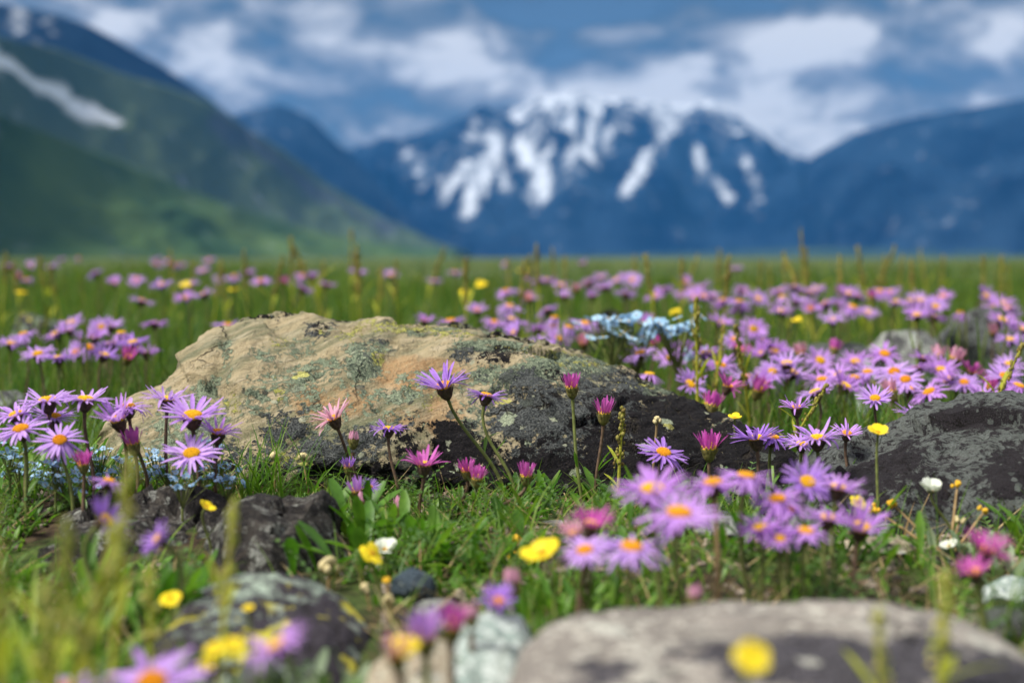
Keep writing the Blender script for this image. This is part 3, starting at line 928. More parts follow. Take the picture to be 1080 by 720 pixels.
loft_rock('rock', [(30, 610, .90), (52, 566, .92), (90, 546, .93), (130, 534, .94), (172, 522, .95), (205, 527, .95), (235, 545, .94), (252, 590, .92)],
          .85, 1.0, FR, brown_rock, 'nearly black rock half hidden by blurred green stalks below the left asters', seed=20.0, cols=180, rows=90, amp=(.006, .0018), freq=(18, 70), facet=.003, shards=(12, .30), step=.011, cuts=9, depth_cut=.32)
loft_rock('rock', [(468, 735, .58), (482, 672, .60), (496, 653, .61), (520, 650, .615), (546, 660, .615), (566, 690, .60), (578, 735, .58)],
          .54, .67, FR, bluegreen_rock, 'blue-green pale stone wedged against the wide front rock', 'stone', seed=23.0, cols=120, rows=80, amp=(.006, .002), freq=(16, 50), facet=.003)
loft_rock('rock', [(372, 735, .56), (392, 700, .58), (420, 680, .585), (448, 668, .59), (472, 676, .59), (490, 700, .58), (500, 735, .57)],
          .53, .64, FR, beige_rock, 'whitish blurred stone behind the magenta buds at the bottom', 'stone', seed=26.0, cols=120, rows=80, amp=(.006, .002), freq=(16, 50))


def cut_rock(name, px, ytop, ybase, wpx, mat, label, cat='stone', depth=.8, seed=0, d=None, flatness=.7, group=None):
    """a broken stone: a ball clipped by random planes, roughened"""
    rs = np.random.default_rng(seed)
    if d is None:
        d = CAMH * FPX / (ybase - HORIZON)
    x = (px - 540) / FPX * d
    z0 = gz(x, d)
    sx = wpx / FPX * d / 2
    hgt = at(px, ytop, d).z - z0
    bm = bmesh.new()
    bmesh.ops.create_icosphere(bm, subdivisions=5, radius=1.0)
    v = np.array([a.co for a in bm.verts])
    f = [[a.index for a in fc.verts] for fc in bm.faces]
    bm.free()
    nrm = rs.normal(size=(14, 3))
    nrm /= np.linalg.norm(nrm, axis=1)[:, None]
    dist = rs.uniform(.62, .92, 14)
    dots = v @ nrm.T
    r = np.ones(len(v))
    for k in range(14):
        with np.errstate(divide='ignore'):
            lim = np.where(dots[:, k] > .05, dist[k] / np.maximum(dots[:, k], .05), 9)
        r = np.minimum(r, lim)
    p = v * r[:, None]
    p /= np.abs(p).max(0)
    p *= (1 + .06 * fbm(v * 2.2 + seed, 4) + .03 * fbm(v * 9 + seed, 4))[:, None]
    sz = hgt / 1.55
    p = p * np.array([sx, sx * depth, sz])
    o = link(name, mesh_new(name, p, None, f, mat, True))
    o.location = (x, d, z0 + sz * .55)
    ROCKS.append((np.array([x - sx, x + sx]), np.array([d - sx * depth] * 2), np.array([d + sx * depth] * 2)))
    return tag(o, label, cat, group)


cut_rock('stone', 434, 597, 645, 50, slate_rock, 'smooth slate-blue pointed stone among the green leaves', seed=31, d=.77)
cut_rock('stone', 462, 632, 668, 60, grey_rock, 'rough grey stone just below the slate-blue stone', seed=32, d=.74)
cut_rock('stone', 778, 545, 618, 110, grey_rock, 'grey rounded stone behind the stems of the blurred purple asters', seed=33, d=.88)
cut_rock('stone', 922, 566, 620, 96, beige_rock, 'beige stone at the foot of the charcoal rock', seed=34, d=.85)
cut_rock('stone', 1072, 606, 660, 70, bluegreen_rock, 'blue-green stone below the silvery leaves, cut by the frame edge', seed=35, d=.76)
cut_rock('stone', 1066, 640, 700, 60, dark_rock, 'black stone under the blue-green stone at the frame edge', seed=36, d=.68)
cut_rock('stone', 592, 553, 585, 46, grey_rock, 'small grey stone peeping out of the feathery leaves', seed=37, d=.95)
cut_rock('stone', 14, 404, 440, 70, grey_rock, 'grey stone at the left frame edge behind the asters', seed=38, d=1.55)
cut_rock('stone', 268, 690, 740, 60, dark_rock, 'dark stone in front of the grey-green rock', seed=39, d=.60)
for k, (px, yt, yb, wd, d, mt, lb) in enumerate([
        (296, 331, 352, 50, 2.6, grey_rock, 'blurred grey stone in the grass behind the boulder crest'),
        (34, 330, 348, 64, 2.9, moss_rock, 'blurred grey-green stone low in the grass at far left'),
        (880, 357, 392, 150, 1.95, dark_rock, 'long low dark rock behind the right aster drift'),
        (935, 374, 402, 110, 1.75, moss_rock, 'grey-green rock under the lilac asters in the right drift'),
        (1040, 318, 375, 130, 2.2, dark_rock, 'dark blurred rock behind the asters at the right frame edge'),
        (960, 345, 375, 120, 2.1, grey_rock, 'blurred grey rock between the two dark rocks of the meadow'),
        (640, 318, 345, 60, 2.5, brown_rock, 'dark blurred stone behind the blue forget-me-nots')]):
    cut_rock('stone', px, yt, yb, wd, mt, lb, seed=50 + k, d=d)


# ------------------------------------------------------------------ cover on the ground
def outside(x, y, pad=0.0):
    ok = np.ones(len(x), bool)
    for xs, yf, yb in ROCKS:
        inside = (x > xs.min() - pad) & (x < xs.max() + pad) & (y > np.interp(x, xs, yf) - pad) & (y < np.interp(x, xs, yb) + pad)
        ok &= ~inside
    return ok


def pxzone(px0, px1, d0, d1):
    dm = (d0 + d1) / 2
    return ((px0 - 540) / FPX * dm, (px1 - 540) / FPX * dm, d0, d1)


CLEAR = [pxzone(390, 500, .60, .775), pxzone(300, 420, .66, .80), pxzone(725, 835, .70, .88), pxzone(870, 975, .70, .85), pxzone(215, 365, .66, .83), pxzone(40, 250, .74, .88), pxzone(565, 625, .80, .95),
         pxzone(960, 1080, .78, .94), pxzone(250, 330, .97, 1.10), pxzone(440, 620, 1.04, 1.10)]


def thin(x, y, keep):
    m = np.zeros(len(x), bool)
    for x0, x1, y0, y1 in CLEAR:
        m |= (x > x0) & (x < x1) & (y > y0) & (y < y1)
    return ~m | (rng.random(len(x)) < keep)


def scatter(n, y0, y1, power=1.0, half=.40, pad=.004, margin=.10):
    """random spots on the meadow between two distances, thinning away from the camera for power > 1"""
    u = rng.random(n)
    a, b = y0 ** (2 - power), y1 ** (2 - power)
    y = (a + u * (b - a)) ** (1 / (2 - power)) if power != 2 else y0 * (y1 / y0) ** u
    x = (rng.random(n) * 2 - 1) * (half * y + margin)
    k = outside(x, y, pad)
    return x[k], y[k]


def patchy(x, y, freq, lo, seed=0.0):
    return fbm(np.stack([x * freq + seed, y * freq, 0 * x], 1), 3) > lo


def grass_stuff():
    g = Geo()
    # meadow beyond the boulder
    x, y = scatter(52000, 1.25, 14.0, 1.75)
    n = len(x)
    dens = fbm(np.stack([x * 3.0, y * 2.0, 0 * x], 1), 3)
    k = dens + rng.random(n) * .6 > -.02
    x, y = x[k], y[k]
    n = len(x)
    h = rng.uniform(.032, .078, n) * (1 + .35 * np.clip((y - 2) / 3, 0, 1))
    V, Q = strips(np.stack([x, y, ground(x, y) - .004], 1), rng.uniform(0, 6.28, n), rng.uniform(.0, .35, n), rng.uniform(.1, 1.1, n), h,
                  rng.uniform(.0016, .0034, n) * (1 + .35 * np.clip(y - 2, 0, 4)), P_GRASS, 3, twist=rng.uniform(-1, 1, n))
    g.add(V, Q)
    o = link('grass', g.mesh('grass', M['grass']))
    tag(o, kind='stuff')
    # taller thin culms that reach over the horizon
    g = Geo()
    x, y = scatter(9000, 1.55, 30.0, 1.7)
    n = len(x)
    k = fbm(np.stack([x * 1.2 + 40, y * 1.2, 0 * x], 1), 3) + rng.random(n) * .5 > .05
    x, y = x[k], y[k]
    n = len(x)
    V, Q = strips(np.stack([x, y, ground(x, y) - .004], 1), rng.uniform(0, 6.28, n), rng.uniform(.0, .18, n), rng.uniform(-.1, .5, n), np.clip(rng.normal(.088, .034, n) + .006 * np.clip(y - 2, 0, 4), .03, .20),
                  rng.uniform(.0016, .0030, n) * (1 + .45 * np.clip(y - 2, 0, 8)), lambda t: [.7, .6, .5, 1.2, .4][min(4, int(round(t * 4)))], 4, twist=rng.uniform(-1, 1, n))
    g.add(V, Q)
    tag(link('tall_grass', g.mesh('tall_grass', M['culm'])), kind='stuff')
    # dry and green thin blades close by
    g = Geo()
    x, y = scatter(13000, .42, 1.45, 1.0)
    k = patchy(x, y, 9.0, -.18) & thin(x, y, .25)
    x, y = x[k], y[k]
    n = len(x)
    V, Q = strips(np.stack([x, y, ground(x, y) - .004], 1), rng.uniform(0, 6.28, n), rng.uniform(.0, .6, n), rng.uniform(.2, 1.6, n), rng.uniform(.02, .055, n),
                  rng.uniform(.0010, .0020, n), P_GRASS, 4, twist=rng.uniform(-1, 1, n))
    g.add(V, Q)
    tag(link('grass', g.mesh('grass', M['grass_near'])), kind='stuff')
    g = Geo()
    x, y = scatter(6500, .42, 1.6, 1.0)
    n = len(x)
    V, Q = strips(np.stack([x, y, ground(x, y) + .002], 1), rng.uniform(0, 6.28, n), rng.uniform(.7, 1.6, n), rng.uniform(-.3, .8, n), rng.uniform(.015, .05, n),
                  rng.uniform(.0008, .0018, n), P_GRASS, 4, twist=rng.uniform(-1, 1, n))
    g.add(V, Q)
    tag(link('dry_grass', g.mesh('dry_grass', M['dry'])), kind='stuff')


def pinnate(x, y, z, az, th, ln, g, n=7, w=.0032, l=.007):
    """one feathery leaf: a midrib with paired leaflets"""
    t = np.linspace(.25, 1, n)
    th2 = th + .5 * t
    r = np.cumsum(np.sin(th2)) * ln / n
    zz = np.cumsum(np.cos(th2)) * ln / n
    bx, by, bz = x + r * math.cos(az), y + r * math.sin(az), z + zz
    base = np.stack([bx, by, bz], 1)
    b2 = np.concatenate([base, base])
    a2 = np.concatenate([np.full(n, az + .95), np.full(n, az - .95)])
    L = np.concatenate([l * (1.1 - .5 * t)] * 2)
    V, Q = strips(b2, a2, np.full(2 * n, .95), np.full(2 * n, .5), L, np.full(2 * n, w), P_LEAF, 2)
    g.add(V, Q)
    V, Q = strips(np.array([[x, y, z]]), np.array([az]), np.array([th]), np.array([.5]), np.array([ln]), np.array([.0012]), P_GRASS, 3)
    g.add(V, Q)


def cover_stuff():
    # low mat of small leaves
    g = Geo()
    x, y = scatter(26000, .40, 1.5, 1.0, pad=.002)
    k = patchy(x, y, 6.0, -.12, 4.0) & thin(x, y, .22)
    x, y = x[k], y[k]
    n = len(x)
    V, Q = strips(np.stack([x, y, ground(x, y) - .002], 1), rng.uniform(0, 6.28, n), rng.uniform(.1, 1.0, n), rng.uniform(.2, 1.2, n), rng.uniform(.007, .019, n),
                  rng.uniform(.0022, .0042, n), P_LEAF, 3, fold=.35)
    g.add(V, Q)
    tag(link('ground_cover', g.mesh('ground_cover', M['leaf'])), kind='stuff')
    # feathery leaves
    g = Geo()
    x, y = scatter(1500, .46, 1.5, 1.0)
    k = (patchy(x, y, 5.0, .0, 9.0) | ((x > -.06) & (x < .16) & (y > .9))) & thin(x, y, .2)
    for a, b in zip(x[k], y[k]):
        pinnate(a, b, gz(a, b), rnd.uniform(0, 6.28), rnd.uniform(.2, .9), rnd.uniform(.022, .045), g)
    tag(link('feathery_foliage', g.mesh('feathery_foliage', M['feather'])), kind='stuff')
    # spoon-shaped aster leaves growing everywhere between
    g = Geo()
    x, y = scatter(2600, .46, 1.5, 1.0)
    k = patchy(x, y, 6.0, .04, 21.0) & thin(x, y, .05)
    x, y = x[k], y[k]
    n = len(x)
    V, Q = strips(np.stack([x, y, ground(x, y) - .003], 1), rng.uniform(0, 6.28, n), rng.uniform(.1, .8, n), rng.uniform(.2, 1.0, n), rng.uniform(.022, .05, n),
                  rng.uniform(.004, .0075, n), P_SPOON, 5, fold=.4)
    g.add(V, Q)
    tag(link('leaf_litter_green', g.mesh('broad_foliage', M['leaf'])), kind='stuff').name = 'broad_foliage'
    # coarse grit and litter
    g = Geo()
    x, y = scatter(9000, .42, 1.5, 1.0)
    k = patchy(x, y, 7.0, -.1, 30.0) | ~thin(x, y, 0)
    for a, b in zip(x[k], y[k]):
        r = abs(rnd.gauss(0, .0018)) + .0008
        v, q = blob((a, b, gz(a, b) + r * .3), r, 6, 4, rnd.uniform(.5, .9))
        g.add(v + np.random.default_rng(int(abs(a) * 1e6) % 99991).normal(0, r * .14, v.shape), q)
    tag(link('gravel', g.mesh('gravel', flat('grit', (.17, .14, .11), .9, .6, 120.0), False)), kind='stuff')


grass_stuff()
cover_stuff()

# ------------------------------------------------------------------ asters
HEAD_R = {'open': .0205, 'wilted': .0150, 'half': .0135, 'brush': .0080, 'bud': .0042}
_heads = {}


def head_meshes(state, var, col):
    key = (state, var, col)
    if key in _heads:
        return _heads[key]
    rs = np.random.default_rng(abs(hash(state)) % 1000 if False else {'open': 1, 'half': 2, 'brush': 3, 'bud': 4, 'wilted': 5}[state] * 100 + var)
    n = {'open': 40, 'half': 30, 'brush': 26, 'bud': 14, 'wilted': 24}[state]
    elev = {'open': [10, 2, 18, -8][var % 4], 'half': [48, 38, 55, 44][var % 4], 'brush': [76, 70, 80, 74][var % 4], 'bud': 84, 'wilted': [-30, -50, -20, -40][var % 4]}[state]
    ln = {'open': .0158, 'half': .0150, 'brush': .0115, 'bud': .0058, 'wilted': .0145}[state]
    r0 = {'open': .0050, 'half': .0046, 'brush': .0044, 'bud': .0032, 'wilted': .0048}[state]
    az = np.arange(n) / n * 2 * math.pi + rs.normal(0, .07, n)
    th0 = np.radians(90 - elev + rs.normal(0, 10 if state != 'bud' else 3, n) - np.where(np.arange(n) % 2, 9, 0) * (state == 'open'))
    if state in ('open', 'half') and var in (1, 3):            # a bite missing, some petals hanging
        th0 = th0 + np.where(np.cos(az - 1.0) > .72, rs.uniform(.1, .9, n), 0)
    th0 = th0 + np.where(rs.random(n) < .12, rs.normal(0, .25, n), 0) * (state != 'bud')
    kap = rs.normal({'open': .22, 'half': .30, 'brush': .10, 'bud': -.5, 'wilted': .5}[state], .18, n)
    L = ln * rs.uniform(.80, 1.12, n)
    if state in ('open', 'half') and var >= 4:                 # older heads: shrunken and chewed petals
        L = L * np.where(rs.random(n) < .22, rs.uniform(.3, .8, n), 1)
        kap = kap + np.where(rs.random(n) < .3, rs.normal(.4, .6, n), 0)
    W = rs.uniform(.0019, .0029, n) * {'open': 1, 'half': 1, 'brush': .8, 'bud': .7, 'wilted': .8}[state]
    base = np.stack([r0 * np.cos(az), r0 * np.sin(az), rs.normal(0, .0003, n)], 1)
    V, Q = strips(base, az, th0, kap, L, W, P_PETAL, 5, fold=.35)
    pm = mesh_new('petals', V, Q, None, M[col])
    # disc florets in a spiral over a low dome
    g = Geo()
    k = 90 if state in ('open', 'half', 'wilted') else 46
    R0 = r0 * 1.12
    dome = .0022 if state != 'brush' else .0036
    v, q = blob((0, 0, -.0004), R0 * .96, 14, 6, dome / R0)
    g.add(v, q)
    for i in range(k):
        rr = R0 * math.sqrt((i + .5) / k)
        a = i * 2.39996
        z = dome * (1 - (rr / R0) ** 2) + (.0006 if rr > .55 * R0 else .0)
        v, q = blob((rr * math.cos(a), rr * math.sin(a), z), .00050, 5, 4, 1.7)
        g.add(v, q)
    dm = g.mesh('disc', M['disc'] if var % 2 == 0 else M['disc_red'])
    # cup of bracts
    g = Geo()
    zz = np.array([-.0100, -.0090, -.0070, -.0042, -.0012, .0002]) * (1.0 if state != 'bud' else .75)
    rr = np.array([.0011, .0026, .0042, .0050, .0052, .0046]) * (r0 / .0050) ** .8
    th = np.arange(14) / 14 * 2 * math.pi
    v = np.stack([np.cos(th)[:, None] * rr, np.sin(th)[:, None] * rr, np.broadcast_to(zz, (14, 6))], -1)
    g.add(v.reshape(-1, 3), grid_quads(14, 6, True))
    for row, (zb, rb, lb) in enumerate([(-.0088, .0028, .0075), (-.0060, .0046, .0070)]):
        m = 13
        a = np.arange(m) / m * 2 * math.pi + row * .24
        b = np.stack([rb * np.cos(a), rb * np.sin(a), np.full(m, zb)], 1) * (r0 / .0050)
        V, Q = strips(b, a, np.full(m, .35) + rs.normal(0, .1, m), np.full(m, -.1), np.full(m, lb * (.9 if state != 'bud' else .7)), np.full(m, .0022), P_LEAF, 3, fold=.3)
        g.add(V, Q)
    im = g.mesh('involucre', M['involucre'] if state in ('open', 'half', 'wilted') else M['involucre_green'])
    _heads[key] = (pm, dm, im)
    return _heads[key]


def aster(px, py, d, wpx, state, tcam, tside, col, bdx, label, group=None, leaves=2, stem='stem', srad=.00115, dY=0.0):
    head = at(px, py, d)
    s = (wpx / FPX * d / 2) / HEAD_R[state]
    n = Vector((math.sin(R(tside)), -math.sin(R(tcam)), 1.0 - .5 * (abs(math.sin(R(tcam))) ** 2) - .4 * math.sin(R(tside)) ** 2))
    n.normalize()
    bx, by = head.x + bdx / FPX * d, head.y + dY + rnd.uniform(-.008, .012)
    bz = gz(bx, by) - .003
    base = Vector((bx, by, bz))
    root = thing('aster', base, label, 'aster', group)
    hl = head - base
    neck = hl - n * (.0095 * s)
    L = max(.02, neck.z)
    pts = bez((0, 0, 0), (rnd.uniform(-.12, .12) * L, rnd.uniform(-.1, .1) * L, L * .42), neck - n * (L * .38), neck, 12)
    g = Geo()
    rad = np.linspace(srad * 1.25, srad, 12) * (.75 + .25 * s)
    rad[-1] *= 1.25
    v, q = tube(pts, rad, 7)
    g.add(v, q)
    link('stem', g.mesh('stem', M[stem]), root)
    rot = Vector((0, 0, 1)).rotation_difference(n) @ Quaternion((0, 0, 1), rnd.uniform(0, 6.28))
    pm, dm, im = head_meshes(state, rnd.randrange(8), col)
    link('petals', pm, root, hl, rot, s)
    if state != 'bud':
        link('disc', dm, root, hl, rot, s)
    link('involucre', im, root, hl, rot, s)
    for k in range(leaves):
        t = rnd.uniform(.12, .62)
        i = int(t * 11)
        a = rnd.uniform(0, 6.28)
        V, Q = strips(pts[i:i + 1], np.array([a]), np.array([rnd.uniform(.3, .7)]), np.array([rnd.uniform(0, .8)]), np.array([rnd.uniform(.012, .024)]), np.array([.0028]), P_LEAF, 5, fold=.4)
        link('leaf', mesh_new('stem_leaf', V, Q, None, M['leaf']), root)
    return root


GL = 'asters of the left clump before the boulder'
GB = 'asters in front of the boulder'
GP = 'blurred asters above the pale front rock'
HERO = [
    # left clump
    (50, 422, .98, 60, 'open', 3, -6, 'lilac', 4, 'lilac aster held level, upper one beside the left frame edge'),
    (90, 421, .98, 56, 'open', 2, 5, 'lilac', 6, 'lilac aster seen from the side, right neighbour of the highest left one'),
    (17, 437, .97, 52, 'open', 12, -14, 'lilac', 6, 'violet aster half cut behind the orange-centred ones at the left edge'),
    (57, 439, .99, 48, 'open', 10, 6, 'lilac', 3, 'lilac aster tucked just under the two highest left asters'),
    (22, 452, .95, 58, 'open', 18, -6, 'lilac', 5, 'lilac aster with two orange-looking centres, lowest at the left frame edge'),
    (63, 464, .94, 52, 'open', 36, 6, 'lilac', 8, 'ragged lilac aster facing the camera with curling petals, above the blue flowers'),
    (135, 429, .98, 52, 'open', 4, -4, 'lilac', 14, 'lilac aster with dark cup on a leaning stem against the boulder foot'),
    (124, 442, .97, 40, 'half', 14, -14, 'mauve', 10, 'pink tinged aster crowded beneath the leaning stemmed one'),
    (177, 421, 1.0, 54, 'open', -4, 4, 'lilac', 2, 'lilac aster seen from slightly below, topmost against the tan rock'),
    (203, 438, .97, 68, 'open', 17, 2, 'lilac', -2, 'wide lilac aster with bright yellow centre in front of tan rock'),
    (230, 456, .98, 36, 'half', 4, 6, 'mauve', -4, 'half open mauve aster with dark cup, right of the wide yellow-centred one'),
    (202, 478, .95, 62, 'open', 26, 0, 'lilac', 0, 'lilac aster with deep orange centre, lowest before the tan rock'),
    (140, 467, .97, 22, 'brush', 6, -10, 'magenta', 6, 'closed magenta brush bud below the leaning aster'),
    (88, 489, .93, 18, 'brush', 4, 0, 'magenta', 4, 'small magenta bud among blue forget-me-nots'),
    (115, 507, .80, 42, 'open', -6, 12, 'mauve', 14, 'pale mauve aster on a short stem below the left clump'),
    (112, 548, .70, 56, 'open', 10, 62, 'violet', 10, 'deep violet aster turned sideways above the black rock'),
    (166, 568, .68, 42, 'open', 26, -50, 'violet', 14, 'small deep violet aster nodding behind a blurred green stalk'),
    # before the boulder
    (468, 407, 1.06, 42, 'half', 14, -16, 'violet', 66, 'violet aster on a long brown stem leaning left over the boulder'),
    (513, 417, 1.05, 46, 'open', -6, 14, 'violet', 30, 'violet aster with petals raised on a dark leaning stem before the boulder'),
    (352, 441, 1.05, 34, 'half', 6, -20, 'pink', 14, 'pink half open aster like a shuttlecock against tan stone'),
    (410, 452, 1.04, 40, 'open', -2, 2, 'violet', 8, 'small flat violet aster on a straight stem at the boulder'),
    (447, 490, .97, 36, 'half', 2, 2, 'magenta', -4, 'mauve aster half open like a brush with a thick green cup'),
    (603, 408, 1.06, 20, 'brush', 2, -4, 'magenta', 14, 'magenta brush bud standing highest before the black lichen'),
    (637, 435, 1.06, 21, 'brush', 2, 3, 'magenta', -6, 'magenta brush bud on a dark stem right of the highest one'),
    (373, 463, 1.04, 12, 'bud', 0, 4, 'pink', 4, 'tight pink bud beside the shuttlecock shaped aster'),
    (492, 496, .98, 17, 'brush', 4, -6, 'magenta', -8, 'left bud of the close magenta pair under the boulder'),
    (503, 504, .97, 18, 'brush', 6, 6, 'magenta', -8, 'right bud of the close magenta pair under the boulder'),
    (555, 501, .98, 19, 'brush', 4, 2, 'magenta', -46, 'magenta bud on a brown stem bending far to the left'),
    (376, 517, .95, 18, 'brush', 8, -12, 'mauve', 10, 'dusty mauve bud in the leaf tuft at the boulder foot'),
    (390, 513, .95, 16, 'half', 20, 20, 'violet', 4, 'small withered dark violet aster in the leaf tuft'),
    (383, 528, .94, 14, 'bud', 0, 0, 'pink', 2, 'dull pink bud below the withered violet aster'),
    (423, 534, .93, 16, 'bud', 0, 0, 'pink', -4, 'dull pink closed bud alone in the broad green leaves'),
    (367, 492, 1.02, 14, 'brush', 0, 0, 'violet', 6, 'tiny violet bud among thin grass beside the boulder'),
    (700, 477, 1.0, 54, 'open', 24, 10, 'violet', -6, 'violet aster with yellow centre and missing petals before the black rock face'),
    (748, 472, 1.0, 24, 'brush', 4, 0, 'magenta', 4, 'dark magenta bud with orange florets at the right end of the boulder'),
    (797, 462, 1.02, 54, 'open', 0, -8, 'violet', 4, 'violet aster seen from the side, its yellow centre showing, at the boulder end'),
    (815, 461, 1.04, 46, 'open', 8, 8, 'violet', 0, 'violet aster overlapping its neighbour just right of the boulder'),
    (862, 462, 1.0, 58, 'open', 6, -4, 'lilac', 8, 'lilac aster with raised ragged petals between boulder and charcoal rock'),
    (846, 468, 1.02, 40, 'open', 10, 4, 'lilac', 8, 'lilac aster half behind the ragged one between the rocks'),
    (893, 457, 1.06, 26, 'half', 22, 0, 'mauve', 4, 'dusky half open aster turned to the camera beside the yellow buttercup'),
    (840, 430, 1.12, 28, 'half', 2, -4, 'mauve', 10, 'narrow upright lilac aster half open above the gap between rocks'),
    (923, 420, 1.22, 38, 'open', 30, -6, 'lilac', 14, 'lilac aster with orange centre leaning over the yellow buttercup'),
    # blurred group above the pale front rock
    (688, 516, .74, 80, 'open', 10, -4, 'mauve', 14, 'large blurred mauve aster, topmost left of the front group'),
    (716, 541, .70, 84, 'open', 12, 3, 'mauve', 6, 'largest blurred mauve aster with pale orange centre above the front rock'),
    (752, 509, .77, 62, 'open', 4, -6, 'mauve', 6, 'blurred mauve aster behind the largest one'),
    (787, 502, .79, 60, 'open', 0, 8, 'mauve', 8, 'blurred mauve aster highest at the right of the large pair'),
    (617, 580, .72, 58, 'open', 16, -10, 'lilac', 10, 'blurred lilac aster beside the blurred yellow flower'),
    (666, 577, .70, 76, 'open', 10, 4, 'lilac', 8, 'wide blurred lilac aster right of the yellow flower'),
    (623, 553, .74, 38, 'half', 6, 10, 'magenta', 6, 'blurred magenta aster half open behind the lilac pair'),
    (606, 562, .76, 30, 'half', 4, -14, 'pink', 6, 'dull reddish aster behind the blurred lilac pair'),
    (852, 508, .86, 54, 'open', 38, 4, 'violet', 2, 'pale violet aster facing the camera with a clear yellow centre'),
    (884, 514, .82, 54, 'open', 2, 8, 'mauve', 2, 'mauve aster with raised petals right of the camera-facing one'),
    (820, 526, .79, 56, 'open', 12, -6, 'mauve', 6, 'mauve aster with yellow centre below the camera-facing one'),
    (832, 537, .79, 46, 'open', 8, 6, 'mauve', 6, 'mauve aster overlapping the yellow-centred mauve one'),
    (802, 556, .77, 52, 'open', 6, -8, 'mauve', 8, 'blurred mauve aster lowest left in the right front group'),
    (823, 568, .76, 40, 'open', 20, -4, 'mauve', 6, 'small orange-centred aster tucked low in the right front group'),
    (850, 560, .76, 52, 'open', 8, 4, 'mauve', 4, 'blurred mauve aster with orange centre in the middle of the right front group'),
    (874, 546, .78, 52, 'open', 4, 8, 'mauve', 4, 'blurred mauve aster with thick dark cup in the right front group'),
    (908, 556, .80, 44, 'half', 22, 4, 'mauve', -2, 'mauve aster with big orange centre at the right end of the front group'),
    (1040, 580, .70, 38, 'half', 8, 8, 'magenta', 4, 'strong magenta aster blurred at the right side'),
    (1028, 603, .69, 32, 'half', 6, -14, 'magenta', 10, 'strong magenta aster just under the other magenta one at the right'),
    (733, 628, .66, 16, 'bud', 0, 0, 'pink', 4, 'tiny pink bud resting near the pale front rock'),
    (525, 634, .62, 34, 'half', 26, -4, 'violet', 24, 'dark violet aster with two orange lumps above the blue-green stone'),
    (478, 660, .54, 30, 'brush', 4, 2, 'magenta', 2, 'blurred magenta brush aster before the whitish stone'),
    (448, 671, .53, 36, 'brush', 6, -4, 'mauve', 4, 'blurred mauve brush aster between magenta and yellow blooms'),
    (418, 690, .50, 30, 'brush', 10, -6, 'pink', 2, 'blurred pink aster with orange centre lowest at the whitish stone'),
    (540, 613, .66, 20, 'bud', 0, 0, 'pink', 4, 'blurred orange-pink bud above the dark violet aster'),
    (497, 648, .58, 16, 'bud', 0, 0, 'pink', 4, 'blurred reddish bud at the blue-green stone'),
    (292, 680, .50, 76, 'open', 4, -28, 'mauve', 22, 'large blurred pink-lilac aster tilted left before the grey-green rock'),
    (160, 720, .50, 116, 'open', 30, 0, 'lilac', 0, 'hugely blurred lilac aster with yellow centre on the bottom frame edge'),
    (70, 728, .50, 80, 'open', 20, -6, 'lilac', 0, 'hugely blurred lilac aster at the bottom left corner'),
]
for (px, py, d, wd, stt, tc_, ts_, col, bdx, lb) in HERO:
    grp = GL if px < 260 and py < 520 else GP if (px > 600 and py > 495) else GB
    aster(px, py, d * (.92 if grp == GP and d < .9 else 1.0), wd * (1.14 if grp == GP else 1.06), stt, tc_, ts_, col, bdx, lb, grp, leaves=2 if d > .6 else 1,
          stem=('stem' if rnd.random() < .7 else 'stem_green') if (d > .9 or stt != 'open') else 'stem_tan' if px > 740 and px < 770 else 'stem_green', srad=.00115 if d > .9 else .0013)

DY = ([270, 277, 285, 300, 320, 340, 370, 400, 430, 445], [5.0, 4.2, 3.5, 2.75, 2.25, 1.95, 1.68, 1.48, 1.28, 1.2])
BG = [(32, 280), (55, 281), (83, 272), (165, 278), (183, 279), (220, 274), (121, 298), (144, 295), (200, 299), (247, 291), (275, 296), (320, 305), (345, 300), (150, 317), (195, 314), (215, 310),
      (72, 348), (107, 345), (88, 357), (80, 371), (110, 374), (117, 362), (147, 367), (140, 361), (40, 373), (163, 341), (58, 352), (75, 340), (95, 366), (128, 351), (135, 377), (100, 356), (62, 377), (118, 344), (155, 372), (25, 352), (12, 362), (170, 300), (262, 288), (300, 297), (330, 292), (20, 292), (100, 288), (10, 281), (240, 343), (227, 361),
      (377, 288), (412, 290), (448, 338), (475, 338), (480, 348), (503, 327), (540, 337), (538, 323), (557, 315), (577, 327), (543, 350), (567, 348), (590, 357), (573, 363), (557, 290), (577, 295), (532, 277),
      (615, 278), (607, 305), (650, 295), (667, 295), (640, 303), (700, 305), (617, 341), (615, 362), (680, 340), (712, 336), (675, 372), (668, 381), (707, 378), (685, 395), (740, 303), (722, 297), (752, 312), (733, 312),
      (782, 305), (780, 325), (825, 313), (824, 328), (860, 305), (855, 325), (887, 307), (885, 320), (878, 337), (920, 313), (938, 308), (960, 317), (973, 317), (987, 323), (967, 332), (985, 334), (1013, 330), (1040, 312),
      (1057, 337), (1048, 350), (1065, 358), (1078, 347), (760, 340), (775, 358), (795, 347), (780, 368), (817, 370), (803, 373), (807, 360), (830, 383), (837, 393), (865, 380), (902, 381), (933, 373), (867, 400), (883, 395),
      (902, 398), (892, 407), (860, 413), (768, 407), (728, 405), (803, 404), (800, 411), (940, 413), (943, 392), (975, 378), (1007, 378), (967, 388), (993, 390), (960, 410), (980, 413), (1017, 403), (1037, 417), (1060, 397),
      (1075, 407), (965, 435), (750, 428), (787, 397), (945, 318), (905, 312), (870, 320), (840, 318), (800, 315), (690, 312), (660, 310), (625, 312), (595, 312), (585, 335), (600, 345), (630, 350), (645, 362), (690, 362),
      (720, 368), (745, 372), (760, 385), (815, 392), (845, 372), (880, 368), (915, 392), (955, 400), (1000, 400), (1025, 392), (1045, 408), (990, 376), (1065, 384)]
